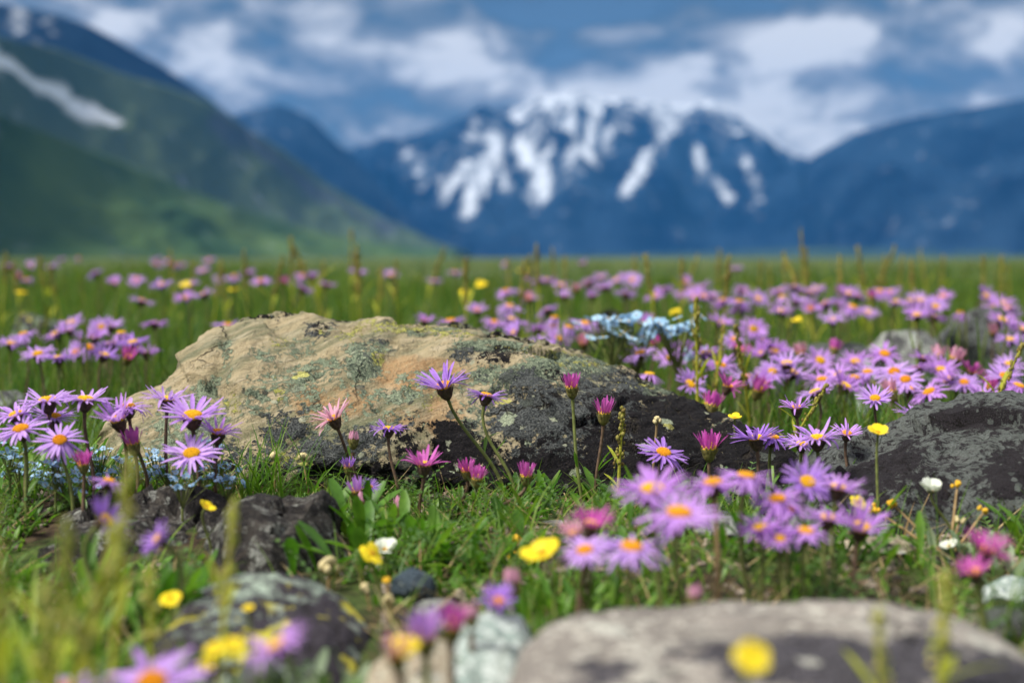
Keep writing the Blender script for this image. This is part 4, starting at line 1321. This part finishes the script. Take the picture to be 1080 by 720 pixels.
BG = [(a, b) for a, b in BG if not (abs(a - 652) < 26 and 330 < b < 364) and not (abs(a - 716) < 26 and 326 < b < 358)]
for i, (px, py) in enumerate(BG):
    d = float(np.interp(py, *DY)) * rnd.uniform(.95, 1.05)
    u = rnd.random()
    stt = 'open' if u < .70 or (px, py) == (163, 341) else 'half' if u < .84 else 'wilted' if u < .90 else 'brush'
    r = {'open': rnd.uniform(.019, .0225) * (1.12 if py < 345 else 1.0), 'half': .0135, 'wilted': .015, 'brush': .0085}[stt]
    col = rnd.choice(['lilac', 'mauve', 'mauve', 'lilac', 'mauve']) if px > 300 else rnd.choice(['lilac', 'lilac', 'violet', 'mauve'])
    if px > 700 and py > 340 and rnd.random() < .22:
        stt, r = rnd.choice([('brush', .0095), ('half', .0135)])
        col = 'magenta'
    if stt == 'brush':
        col = rnd.choice(['magenta', 'pink'])
    if px < 300:
        lb, grp = ('blurred lilac aster in the meadow left of the boulder, before the green hill', 'asters in the meadow left of the boulder')
        if (px, py) == (163, 341):
            lb, grp = 'lilac aster with orange centre standing alone just left of the boulder crest', None
    elif py < 335:
        lb, grp = 'softly blurred purple aster far back along the meadow horizon', 'asters along the meadow horizon'
    elif px < 730:
        lb, grp = 'blurred purple aster right behind the boulder crest', 'asters behind the boulder crest'
    else:
        lb, grp = 'purple aster in the dense drift behind the charcoal rock', 'asters of the drift behind the charcoal rock'
    aster(px, py, d, 2 * r * FPX / d, stt, rnd.gauss(8, 16), rnd.gauss(0, 15), col, rnd.uniform(-8, 8), lb, grp, leaves=1 if d < 1.7 else 0, stem='stem' if rnd.random() < .5 else 'stem_green')
# sparser ones farther out
FARC = [(40, 281, 30, 3), (180, 281, 40, 5), (260, 297, 60, 7), (640, 298, 60, 9), (720, 305, 50, 9), (870, 308, 60, 10), (960, 316, 50, 12), (560, 300, 50, 7), (790, 300, 40, 6), (430, 287, 50, 4), (1050, 330, 30, 7), (560, 335, 40, 6)]
for (cx, cy, sp, k) in FARC:
    for _ in range((k * 6 + 5) // 10):
        px, py = rnd.gauss(cx, sp * .6), max(274, rnd.gauss(cy, 8))
        d = float(np.interp(py, *DY)) * rnd.uniform(.98, 1.2)
        r = rnd.uniform(.021, .026)
        if px < 300:
            lb, grp = 'blurred lilac aster in the meadow left of the boulder, before the green hill', 'asters in the meadow left of the boulder'
        else:
            lb, grp = 'softly blurred purple aster far back along the meadow horizon', 'asters along the meadow horizon'
        aster(px, py, d, 2 * r * FPX / d, 'open', rnd.uniform(-8, 22), rnd.uniform(-16, 16), rnd.choice(['mauve', 'lilac', 'mauve']), rnd.uniform(-6, 6), lb, grp, leaves=0, stem='stem_green')


# ------------------------------------------------------------------ yellow buttercups and other small flowers
def cup_meshes(n=5, rr=.0085, wd=.009, elev=35, mat='yellow'):
    key = ('cup', n, elev, mat)
    if key not in _heads:
        rs = np.random.default_rng(n + int(elev))
        az = np.arange(n) / n * 2 * math.pi + rs.normal(0, .06, n)
        base = np.stack([.0008 * np.cos(az), .0008 * np.sin(az), 0 * az], 1)
        heart = lambda t: [0.25, 0.6, 0.92, 1.05, 0.95, 0.5][min(5, int(round(t * 5)))]
        V, Q = strips(base, az, np.radians(90 - elev + rs.normal(0, 8, n)), np.full(n, .25), rr * rs.uniform(.92, 1.08, n), np.full(n, wd), heart, 5, fold=-.18)
        pm = mesh_new('petals', V, Q, None, M[mat])
        g = Geo()
        for i in range(26):
            r_ = .0022 * math.sqrt(i / 26)
            a = i * 2.4
            v, q = blob((r_ * math.cos(a), r_ * math.sin(a), .0012), .0004, 5, 4, 2.2)
            g.add(v, q)
        dm = g.mesh('stamens', M['yellow_eye'])
        g = Geo()
        az = az + math.pi / n
        V, Q = strips(np.stack([.0006 * np.cos(az), .0006 * np.sin(az), 0 * az - .0008], 1), az, np.radians(np.full(n, 90 - elev * .8)), np.full(n, .2), np.full(n, rr * .55), np.full(n, .003), P_LEAF, 3, fold=.3)
        g.add(V, Q)
        sm = g.mesh('sepals', M['stem_green'])
        _heads[key] = (pm, dm, sm)
    return _heads[key]


def buttercup(px, py, d, wpx, tcam, tside, bdx, label, group, elev=35, mat='yellow', name='buttercup', cat='buttercup', n=5, stem='stem_green', sr=.0008):
    head = at(px, py, d)
    s = (wpx / FPX * d / 2) / (.0088 * math.cos(R(elev)) + .0015)
    nv = Vector((math.sin(R(tside)), -math.sin(R(tcam)), max(.15, math.cos(R(max(abs(tcam), abs(tside))))))).normalized()
    bx, by = head.x + bdx / FPX * d, head.y + rnd.uniform(-.005, .008)
    base = Vector((bx, by, gz(bx, by) - .003))
    root = thing(name, base, label, cat, group)
    hl = head - base
    L = max(.012, hl.z)
    pts = bez((0, 0, 0), (0, 0, L * .5), hl - nv * (L * .3), hl - nv * .0008, 10)
    g = Geo()
    v, q = tube(pts, np.linspace(sr * 1.2, sr, 10), 6)
    g.add(v, q)
    link('stem', g.mesh('stem', M[stem]), root)
    rot = Vector((0, 0, 1)).rotation_difference(nv) @ Quaternion((0, 0, 1), rnd.uniform(0, 6.28))
    pm, dm, sm = cup_meshes(n, elev=elev, mat=mat)
    link('petals', pm, root, hl, rot, s)
    link('stamens', dm, root, hl, rot, s)
    link('sepals', sm, root, hl, rot, s)
    return root


GY = 'small yellow flowers'
for a in [(926, 457, .93, 22, 20, 0, 0, 'yellow buttercup on a straight green stem against the charcoal rock', 40),
          (905, 530, .84, 20, 40, 24, 4, 'yellow flower with narrow petals beside the mauve asters', 20),
          (573, 585, .66, 46, 16, -26, 12, 'large blurred yellow flower seen from the side beside the lilac aster', 30),
          (392, 584, .77, 32, 26, 44, 10, 'bright yellow flower tilted sideways beside a white bloom', 10),
          (180, 631, .66, 26, 30, 0, 4, 'yellow flower low beside the grey-green rock', 20),
          (217, 535, .86, 20, 10, 40, 4, 'yellow flower half hidden behind the black rock edge', 30),
          (226, 685, .52, 24, 24, -10, 4, 'left of two blurred yellow flowers at the grey-green rock', 25),
          (246, 680, .52, 24, 24, 14, 2, 'right of two blurred yellow flowers at the grey-green rock', 25),
          (427, 680, .50, 34, 30, 8, 2, 'blurred yellow flower among the magenta buds at the bottom', 20),
          (793, 693, .41, 40, 46, 6, 0, 'big blurred yellow flower before the dark side of the front rock', 20),
          (262, 642, .62, 14, 20, 0, 2, 'tiny yellow flower at the left end of the yellow lichen', 30),
          (218, 702, .49, 18, 20, 0, 2, 'dim yellow flower lowest before the grey-green rock', 30),
          (775, 441, 1.16, 16, 10, 0, 2, 'small yellow flower behind the boulder end', 30)]:
    buttercup(*a[:7], a[7], GY, elev=a[8])
for (px, py) in [(22, 309), (195, 301), (247, 306), (508, 300), (550, 286), (712, 329), (490, 309), (840, 338)]:
    d = float(np.interp(py, *DY)) * 1.05
    buttercup(px, py, d, 13, rnd.uniform(0, 40), rnd.uniform(-20, 20), 0, 'yellow blurred dot of a flower far back in the meadow', 'distant yellow flowers', elev=25)
buttercup(982, 519, .88, 20, 8, 0, 30, 'white flower with upright closed petals before the charcoal rock', None, elev=62, mat='white', name='white_flower', cat='white flower')
buttercup(1001, 577, .84, 20, 20, -20, 10, 'ragged white flower low beside the silvery leaves', None, elev=35, mat='white', name='white_flower', cat='white flower', n=6)
buttercup(406, 581, .82, 24, 20, 0, 2, 'white rounded bloom touching the sideways yellow flower', None, elev=50, mat='white', name='white_flower', cat='white flower', n=6)


def bud_plant(px, py, d, wpx, bdx, label, group, mat='cream', stem='stem_tan'):
    """short stalk with a loose tuft of small florets"""
    head = at(px, py, d)
    bx = head.x + bdx / FPX * d
    base = Vector((bx, d, gz(bx, d) - .003))
    root = thing('small_bud', base, label, 'bud', group)
    hl = head - base
    pts = bez((0, 0, 0), (0, 0, hl.z * .5), hl * .8, hl, 8)
    g = Geo()
    g.add(*tube(pts, .0009, 6))
    link('stem', g.mesh('stem', M[stem]), root)
    g = Geo()
    rr = wpx / FPX * d / 2
    for k in range(12):
        a, e = rnd.uniform(0, 6.28), rnd.uniform(-.3, 1.4)
        g.add(*blob((hl.x + rr * .6 * math.cos(a) * math.cos(e), hl.y + rr * .6 * math.sin(a) * math.cos(e), hl.z + rr * .6 * math.sin(e)), rr * .38, 6, 5, 1.25))
    link('florets', g.mesh('florets', M[mat]), root)


GS = 'small cream and yellow buds in the foreground'
for (px, py, d, wd, lb, mt) in [(545, 570, .88, 14, 'yellow bud above the small grey stone', 'yellow_eye'), (541, 587, .85, 13, 'yellow bud left of the large blurred yellow flower', 'yellow_eye'),
                                (347, 598, .78, 24, 'cream floret tuft right of the jagged brown rock', 'cream'), (386, 621, .74, 14, 'cream bud on a pale stalk above the slate-blue stone', 'cream'),
                                (408, 613, .76, 11, 'tiny yellow bud left of the slate-blue stone', 'yellow_eye'), (410, 633, .72, 14, 'cream bud below the tiny yellow bud', 'cream'),
                                (693, 444, 1.05, 11, 'pinkish brown bud on a tall thin stalk before the boulder', 'cream'), (290, 483, 1.04, 14, 'pale yellow floret head at the tan boulder foot', 'cream'),
                                (320, 484, 1.05, 14, 'pale yellow floret head left of the curling grass', 'cream')]:
    bud_plant(px, py, d, wd, rnd.uniform(-6, 6), lb, GS, mt)


def arching_cinquefoil():
    base = at(1000, 606, .86)
    base.z = gz(base.x, base.y) - .002
    root = thing('cinquefoil_plant', base, 'sprawling cinquefoil with arching reddish stems and yellow buds before the charcoal rock', 'cinquefoil')
    for (px, py, d, kx) in [(1010, 512, .88, 20), (1038, 540, .87, 16), (943, 533, .88, -26), (923, 538, .88, -40), (1033, 562, .87, 16), (1012, 550, .87, 6), (960, 590, .84, -20)]:
        h = at(px, py, d) - base
        pts = bez((0, 0, 0), (h.x * .35, h.y * .3, h.z * .25), (h.x * .75, h.y * .8, h.z * .78), h, 12)
        g = Geo()
        g.add(*tube(pts, np.linspace(.0010, .0006, 12), 6))
        b = link('branch', g.mesh('branch', M['stem_tan']), root)
        g = Geo()
        for k in range(7):
            g.add(*blob((h.x + rnd.gauss(0, .0018), h.y + rnd.gauss(0, .0018), h.z + rnd.gauss(.001, .0012)), .0014, 6, 5, 1.1))
        link('bud', g.mesh('bud', M['yellow_eye'] if py < 545 else M['cream']), b)


arching_cinquefoil()


# forget-me-nots
def forget_meshes(seed, n=24, spread=.011):
    key = ('fmn', seed)
    if key not in _heads:
        rs = np.random.default_rng(seed)
        g, e, st = Geo(), Geo(), Geo()
        for k in range(n):
            c = np.array([rs.normal(0, spread), rs.normal(0, spread), rs.normal(0, spread * .42)])
            tl = rs.normal(0, .5, 2)
            az = np.arange(5) / 5 * 2 * math.pi + rs.uniform(0, 6)
            V, Q = strips(np.zeros((5, 3)), az, np.full(5, 1.35), np.full(5, .2), np.full(5, .0036), np.full(5, .0036), lambda t: [.5, .9, 1, .6][min(3, int(round(t * 3)))], 3)
            rot = np.array(Matrix.Rotation(tl[0], 3, 'X') @ Matrix.Rotation(tl[1] + .0, 3, 'Y'))
            g.add(V @ rot.T + c, Q)
            e.add(*blob(c + rot @ np.array([0, 0, .0007]), .0006, 5, 4))
            st.add(*tube(bez((0, 0, -.03), (c[0] * .2, c[1] * .2, -.02), (c[0] * .7, c[1] * .7, c[2] - .008), c, 6), .00045, 5))
        nq = sum(len(a) for a in g.q)
        for a, b_ in zip(e.v, e.q):
            g.add(a, b_ - (b_.min()))
        bm_ = g.mesh('blossoms', M['blue'])
        bm_.materials.append(M['yellow_eye'])
        mi = np.zeros(len(bm_.polygons), np.int32)
        mi[nq:] = 1
        bm_.polygons.foreach_set('material_index', mi)
        _heads[key] = (bm_, st.mesh('stalks', M['stem_green']))
    return _heads[key]


def forget(px, py, d, s, label, group, seed):
    h = at(px, py, d)
    base = Vector((h.x, h.y, gz(h.x, h.y) - .003))
    root = thing('forget_me_not', base, label, 'forget-me-not', group)
    hl = h - base
    b, st = forget_meshes(seed)
    rot = Quaternion((0, 0, 1), rnd.uniform(0, 6.28))
    link('blossoms', b, root, hl, rot, s)
    link('stalks', st, root, hl, rot, s)
    g = Geo()
    g.add(*tube(bez((0, 0, 0), (0, 0, hl.z * .3), (hl.x, hl.y, hl.z * .6), (hl.x, hl.y, hl.z - .029 * s), 7), .001, 6))
    link('stem', g.mesh('stem', M['stem_green']), root)


forget(646, 342, 1.60, 1.9, 'pale blue forget-me-not cluster left of two behind the boulder crest', None, 1)
forget(672, 349, 1.60, 1.9, 'pale blue forget-me-not bunch just under the left blue cluster', None, 4)
forget(714, 344, 1.60, 1.9, 'pale blue forget-me-not cluster right of two behind the boulder crest', None, 2)
forget(738, 375, 1.7, 1.0, 'small blue forget-me-not bunch beside the tall seed spike', None, 3)
for k, (px, py) in enumerate([(20, 492), (42, 500), (70, 506), (105, 478), (130, 486), (150, 500), (180, 497), (215, 498), (232, 492), (165, 482), (225, 470), (120, 502), (58, 490), (10, 478), (100, 494), (192, 508), (240, 506), (80, 518)]):
    forget(px, py, rnd.uniform(.93, 1.03), .62, 'small blue forget-me-not sprig at the feet of the left asters', 'forget-me-nots under the left asters', 1 + k % 4)


# ------------------------------------------------------------------ stalks with seed heads
def stalk_meshes(seed, kind):
    """unit stalk: 1 m of local height 0..1 scaled on use"""
    key = ('stalk', seed, kind)
    if key not in _heads:
        rs = np.random.default_rng(seed)
        bx, by = rs.normal(0, .05, 2)
        pts = bez((0, 0, 0), (0, 0, .35), (bx, by, .7), (bx * 1.6, by * 1.6, 1.0), 12)
        g = Geo()
        g.add(*tube(pts, np.linspace(.0085, .0055, 12) * (1.0 if kind == 'grass' else 1.3), 6))
        for k in range(3 if kind == 'grass' else 5):
            i = rs.integers(1, 7)
            V, Q = strips(pts[i:i + 1], rs.uniform(0, 6.28, 1), rs.uniform(.2, .6, 1), rs.uniform(.2, .9, 1), rs.uniform(.14, .3, 1), np.array([.022]), P_LEAF, 5, fold=.3)
            g.add(V, Q)
        sm = g.mesh('stem', M['stalk'])
        g = Geo()
        t0 = {'grass': .62, 'spike': .45, 'fuzzy': .60}[kind]
        nk = {'grass': 34, 'spike': 46, 'fuzzy': 30}[kind]
        for k in range(nk):
            t = t0 + (1.02 - t0) * k / nk
            i = min(10, int(t * 11))
            p = pts[i] + (pts[i + 1] - pts[i]) * (t * 11 - i)
            if rs.random() < .22:
                continue
            a = k * 2.4 + rs.normal(0, .6)
            r_ = rs.uniform(.5, 1.35) * (.016 if kind == 'grass' else .022) * (1.15 - .6 * (k / nk))
            c = p + np.array([math.cos(a) * r_, math.sin(a) * r_, .004])
            v, q = blob(c, (.010 if kind == 'grass' else .0105) * rs.uniform(.5, 1.3), 6, 4, rs.uniform(1.3, 2.6))
            g.add(v, q)
        hm = g.mesh('seed_head', M['fuzzy' if kind == 'fuzzy' else 'spike'])
        _heads[key] = (sm, hm)
    return _heads[key]


def stalk(px, ytop, d, label, group, kind='grass', lean=0.0, fat=1.0, name='grass_stalk', cat='grass stalk', h_min=.05):
    top = at(px, ytop, d)
    z0 = gz(top.x, d) - .004
    H = max(h_min, top.z - z0)
    base = Vector((top.x - math.tan(lean) * H, d, z0))
    root = thing(name, base, label, cat, group)
    sm, hm = stalk_meshes(rnd.randrange(5), kind)
    q = Quaternion((0, 1, 0), lean) @ Quaternion((0, 0, 1), rnd.uniform(0, 6.28))
    for nm, me in (('stem', sm), ('seed_head', hm)):
        o = link(nm, me, root, None, q, None)
        o.scale = (fat * .12, fat * .12, H)
    return root


GF = 'blurred grass stalks rising above the meadow horizon'
for (px, yt) in [(366, 243), (352, 262), (380, 260), (308, 252), (335, 268), (275, 268), (395, 274), (240, 275), (420, 268), (440, 262), (495, 266), (520, 272), (545, 268), (573, 258), (560, 270), (600, 270), (640, 272),
                 (665, 266), (690, 268), (710, 262), (742, 256), (758, 262), (775, 258), (800, 268), (812, 272), (845, 240), (852, 262), (830, 272), (868, 268), (905, 258), (925, 270), (945, 262), (962, 272), (1012, 268), (1018, 262),
                 (1040, 268), (1065, 272), (130, 266), (100, 272), (60, 270), (5, 262), (20, 276), (200, 270), (160, 276), (320, 275), (460, 272), (286, 258), (345, 250), (372, 252), (412, 262), (505, 258), (533, 264), (588, 262), (622, 264), (655, 258), (700, 255), (725, 268), (770, 264), (790, 258), (838, 252), (858, 256), (885, 262), (915, 255), (938, 268), (978, 260), (995, 266), (1030, 255), (1052, 262), (85, 262), (48, 264), (145, 270), (180, 264), (228, 266), (258, 262)]:
    d = rnd.uniform(2.3, 3.6)
    if px % 3 == 1:
        continue
    yt += rnd.uniform(0, 10)
    stalk(px, yt, d, 'blurred yellow-green grass stalk rising over the meadow horizon', GF, lean=rnd.uniform(-.08, .08), fat=rnd.uniform(1.5, 2.6))
for (px, yt, d, ln, fat, lb) in [(741, 318, 1.42, .03, 1.5, 'tall yellow-brown seed spike standing highest behind the boulder end'), (787, 342, 1.45, -.05, 1.2, 'thin seed spike right of the highest one behind the boulder'),
                                 (754, 345, 1.5, .02, 1.0, 'pale thin stalk close to the highest seed spike'), (1038, 362, 1.25, .04, 1.1, 'brown seed spike standing behind the charcoal rock'),
                                 (832, 402, 1.2, .08, 1.0, 'short dark seed spike beside the narrow upright aster'), (650, 432, 1.04, -.02, 1.1, 'beige withered seed spike against the black lichen')]:
    stalk(px, yt, d, lb, 'seed spikes around the boulder', 'spike', ln, fat, 'seed_spike', 'seed spike')
for (px, yt, d, ln, fat, lb) in [(8, 500, .36, .02, 1.9, 'thick blurred yellow-green stalk at the left frame edge'), (38, 540, .40, -.05, 1.5, 'blurred green stalk second from the left frame edge'),
                                 (122, 490, .42, .05, 1.6, 'tallest blurred stalk in the lower left, with a fuzzy green top'), (140, 545, .38, .32, 2.0, 'thick blurred yellow stalk leaning right before the black rock'),
                                 (232, 540, .44, .03, 1.3, 'blurred brownish stalk before the dark rocks'), (152, 600, .46, -.05, 1.6, 'blurred beige stalk beside the low yellow flower'),
                                 (996, 612, .40, .02, 1.9, 'blurred yellow-green stalk before the pale front rock at right'), (930, 640, .40, -.03, 1.4, 'blurred beige stalk left of the yellow-green one before the front rock'),
                                 (62, 610, .36, .10, 1.6, 'short blurred yellow-green stalk low in the left corner'), (100, 640, .38, -.12, 1.4, 'low blurred stalk with leafy top above the bottom lilac blooms')]:
    stalk(px, yt, d * 1.22, lb, 'blurred stalks close to the camera', 'fuzzy', ln, fat * .66, 'plant_stalk', 'plant stalk')


# ------------------------------------------------------------------ leaf tufts one can tell apart
def tuft(px, py, d, n, ln, wd, label, mat='leaf', name='leaf_tuft', prof=P_SPOON, spread=(.05, .8), kap=(.1, 1.2), rad=.012, group=None, cat='leaf tuft'):
    x = (px - 540) / FPX * d
    base = Vector((x, d, gz(x, d) - .003))
    rs = np.random.default_rng(int(px * 7 + py))
    b = np.stack([rs.normal(0, rad, n), rs.normal(0, rad * .8, n), np.zeros(n)], 1)
    V, Q = strips(b, rs.uniform(0, 6.28, n), rs.uniform(*spread, n), rs.uniform(*kap, n), ln * rs.uniform(.6, 1.1, n), wd * rs.uniform(.7, 1.15, n), prof, 5, fold=.4)
    o = link(name, mesh_new(name, V, Q, None, M[mat]))
    o.location = base
    return tag(o, label, cat, group)


tuft(370, 560, .95, 22, 0.047, .0085, 'broad-leaved green tuft with upright leaves under the dull mauve buds')
tuft(410, 575, .90, 20, 0.048, .0085, 'broad-leaved tuft around the lone dull pink bud')
tuft(452, 590, .86, 26, 0.043, .0080, 'wide spreading tuft of broad leaves above the slate-blue stone', spread=(.3, 1.1))
tuft(500, 600, .84, 26, 0.039, .0070, 'curly narrow-leaved tuft right of the slate-blue stone', spread=(.2, 1.1))
tuft(345, 575, .84, 8, 0.043, .0100, 'few broad upright leaves at the right end of the jagged brown rock')
tuft(640, 510, 1.06, 24, 0.035, .0075, 'glossy green leaf tuft under the black side of the boulder')
tuft(690, 515, 1.04, 22, 0.035, .0075, 'glossy leaf tuft behind the largest blurred aster')
tuft(560, 520, 1.06, 22, 0.035, .0060, 'green leaf tuft where the bending magenta bud grows')
tuft(270, 520, 1.03, 60, .085, .0022, 'thin curling grass tuft at the tan boulder foot', 'grass_near', 'grass_tuft', P_GRASS, (.0, .5), (.2, 2.2), cat='grass tuft')
tuft(330, 515, 1.03, 34, .080, .0020, 'sparse curling grass tuft under the pink shuttlecock aster', 'grass_near', 'grass_tuft', P_GRASS, (.0, .5), (.2, 2.6), cat='grass tuft')
tuft(160, 625, .72, 16, .036, .0085, 'broad green leaves below the deep violet asters')
tuft(215, 618, .74, 16, .030, .0085, 'bright broad leaves before the jagged dark rocks')
tuft(110, 590, .76, 20, 0.043, .0080, 'blurred green leaf tuft behind the leaning yellow stalk')
tuft(840, 600, .84, 34, 0.035, .0045, 'narrow bright green leaves under the right front asters')
tuft(790, 610, .82, 30, 0.035, .0045, 'narrow bright green leaves under the blurred aster stems')
tuft(900, 605, .82, 26, 0.031, .0045, 'narrow green leaves before the beige stone')
tuft(620, 620, .72, 30, 0.039, .0040, 'yellow-green slender leaves below the blurred lilac pair')
tuft(580, 625, .72, 26, 0.035, .0040, 'slender leaf tuft under the large blurred yellow flower')
tuft(1040, 590, .84, 30, 0.023, .0060, 'silvery green leaf tuft at the right beside the charcoal rock', 'silver')
tuft(1066, 600, .80, 24, 0.023, .0060, 'silvery leaf tuft at the right frame edge above the blue-green stone', 'silver')
tuft(370, 700, .60, 26, 0.027, .0060, 'silvery blurred leaves right of the grey-green rock', 'silver')
tuft(340, 720, .52, 20, 0.027, .0060, 'silvery blurred leaves at the bottom beside the large pink-lilac aster', 'silver')
tuft(60, 690, .55, 26, 0.035, .0075, 'blurred green leaf tuft in the lower left corner')
tuft(120, 680, .58, 24, 0.031, .0075, 'blurred leaf tuft above the bottom lilac blooms')

for (px, py, d, n, ln, lb) in [(18, 640, .56, 18, .075, 'pale yellow-green blurred plant filling the left frame edge'), (62, 620, .62, 16, .065, 'pale blurred leafy plant right of the one at the left frame edge'),
                               (105, 640, .60, 14, .070, 'pale blurred leafy plant left of the low yellow flower'), (30, 720, .50, 16, .050, 'pale blurred leaves in the bottom left corner'),
                               (235, 700, .50, 16, .045, 'pale blurred leaves before the grey-green rock'), (150, 690, .54, 14, .050, 'pale blurred leaves above the biggest blurred lilac bloom')]:
    tuft(px, py, d, n, ln, .0042, lb, 'pale_leaf', 'leafy_plant', P_LEAF, (.0, .7), (.1, 1.3), .014, 'pale plants in the lower left', 'plant')
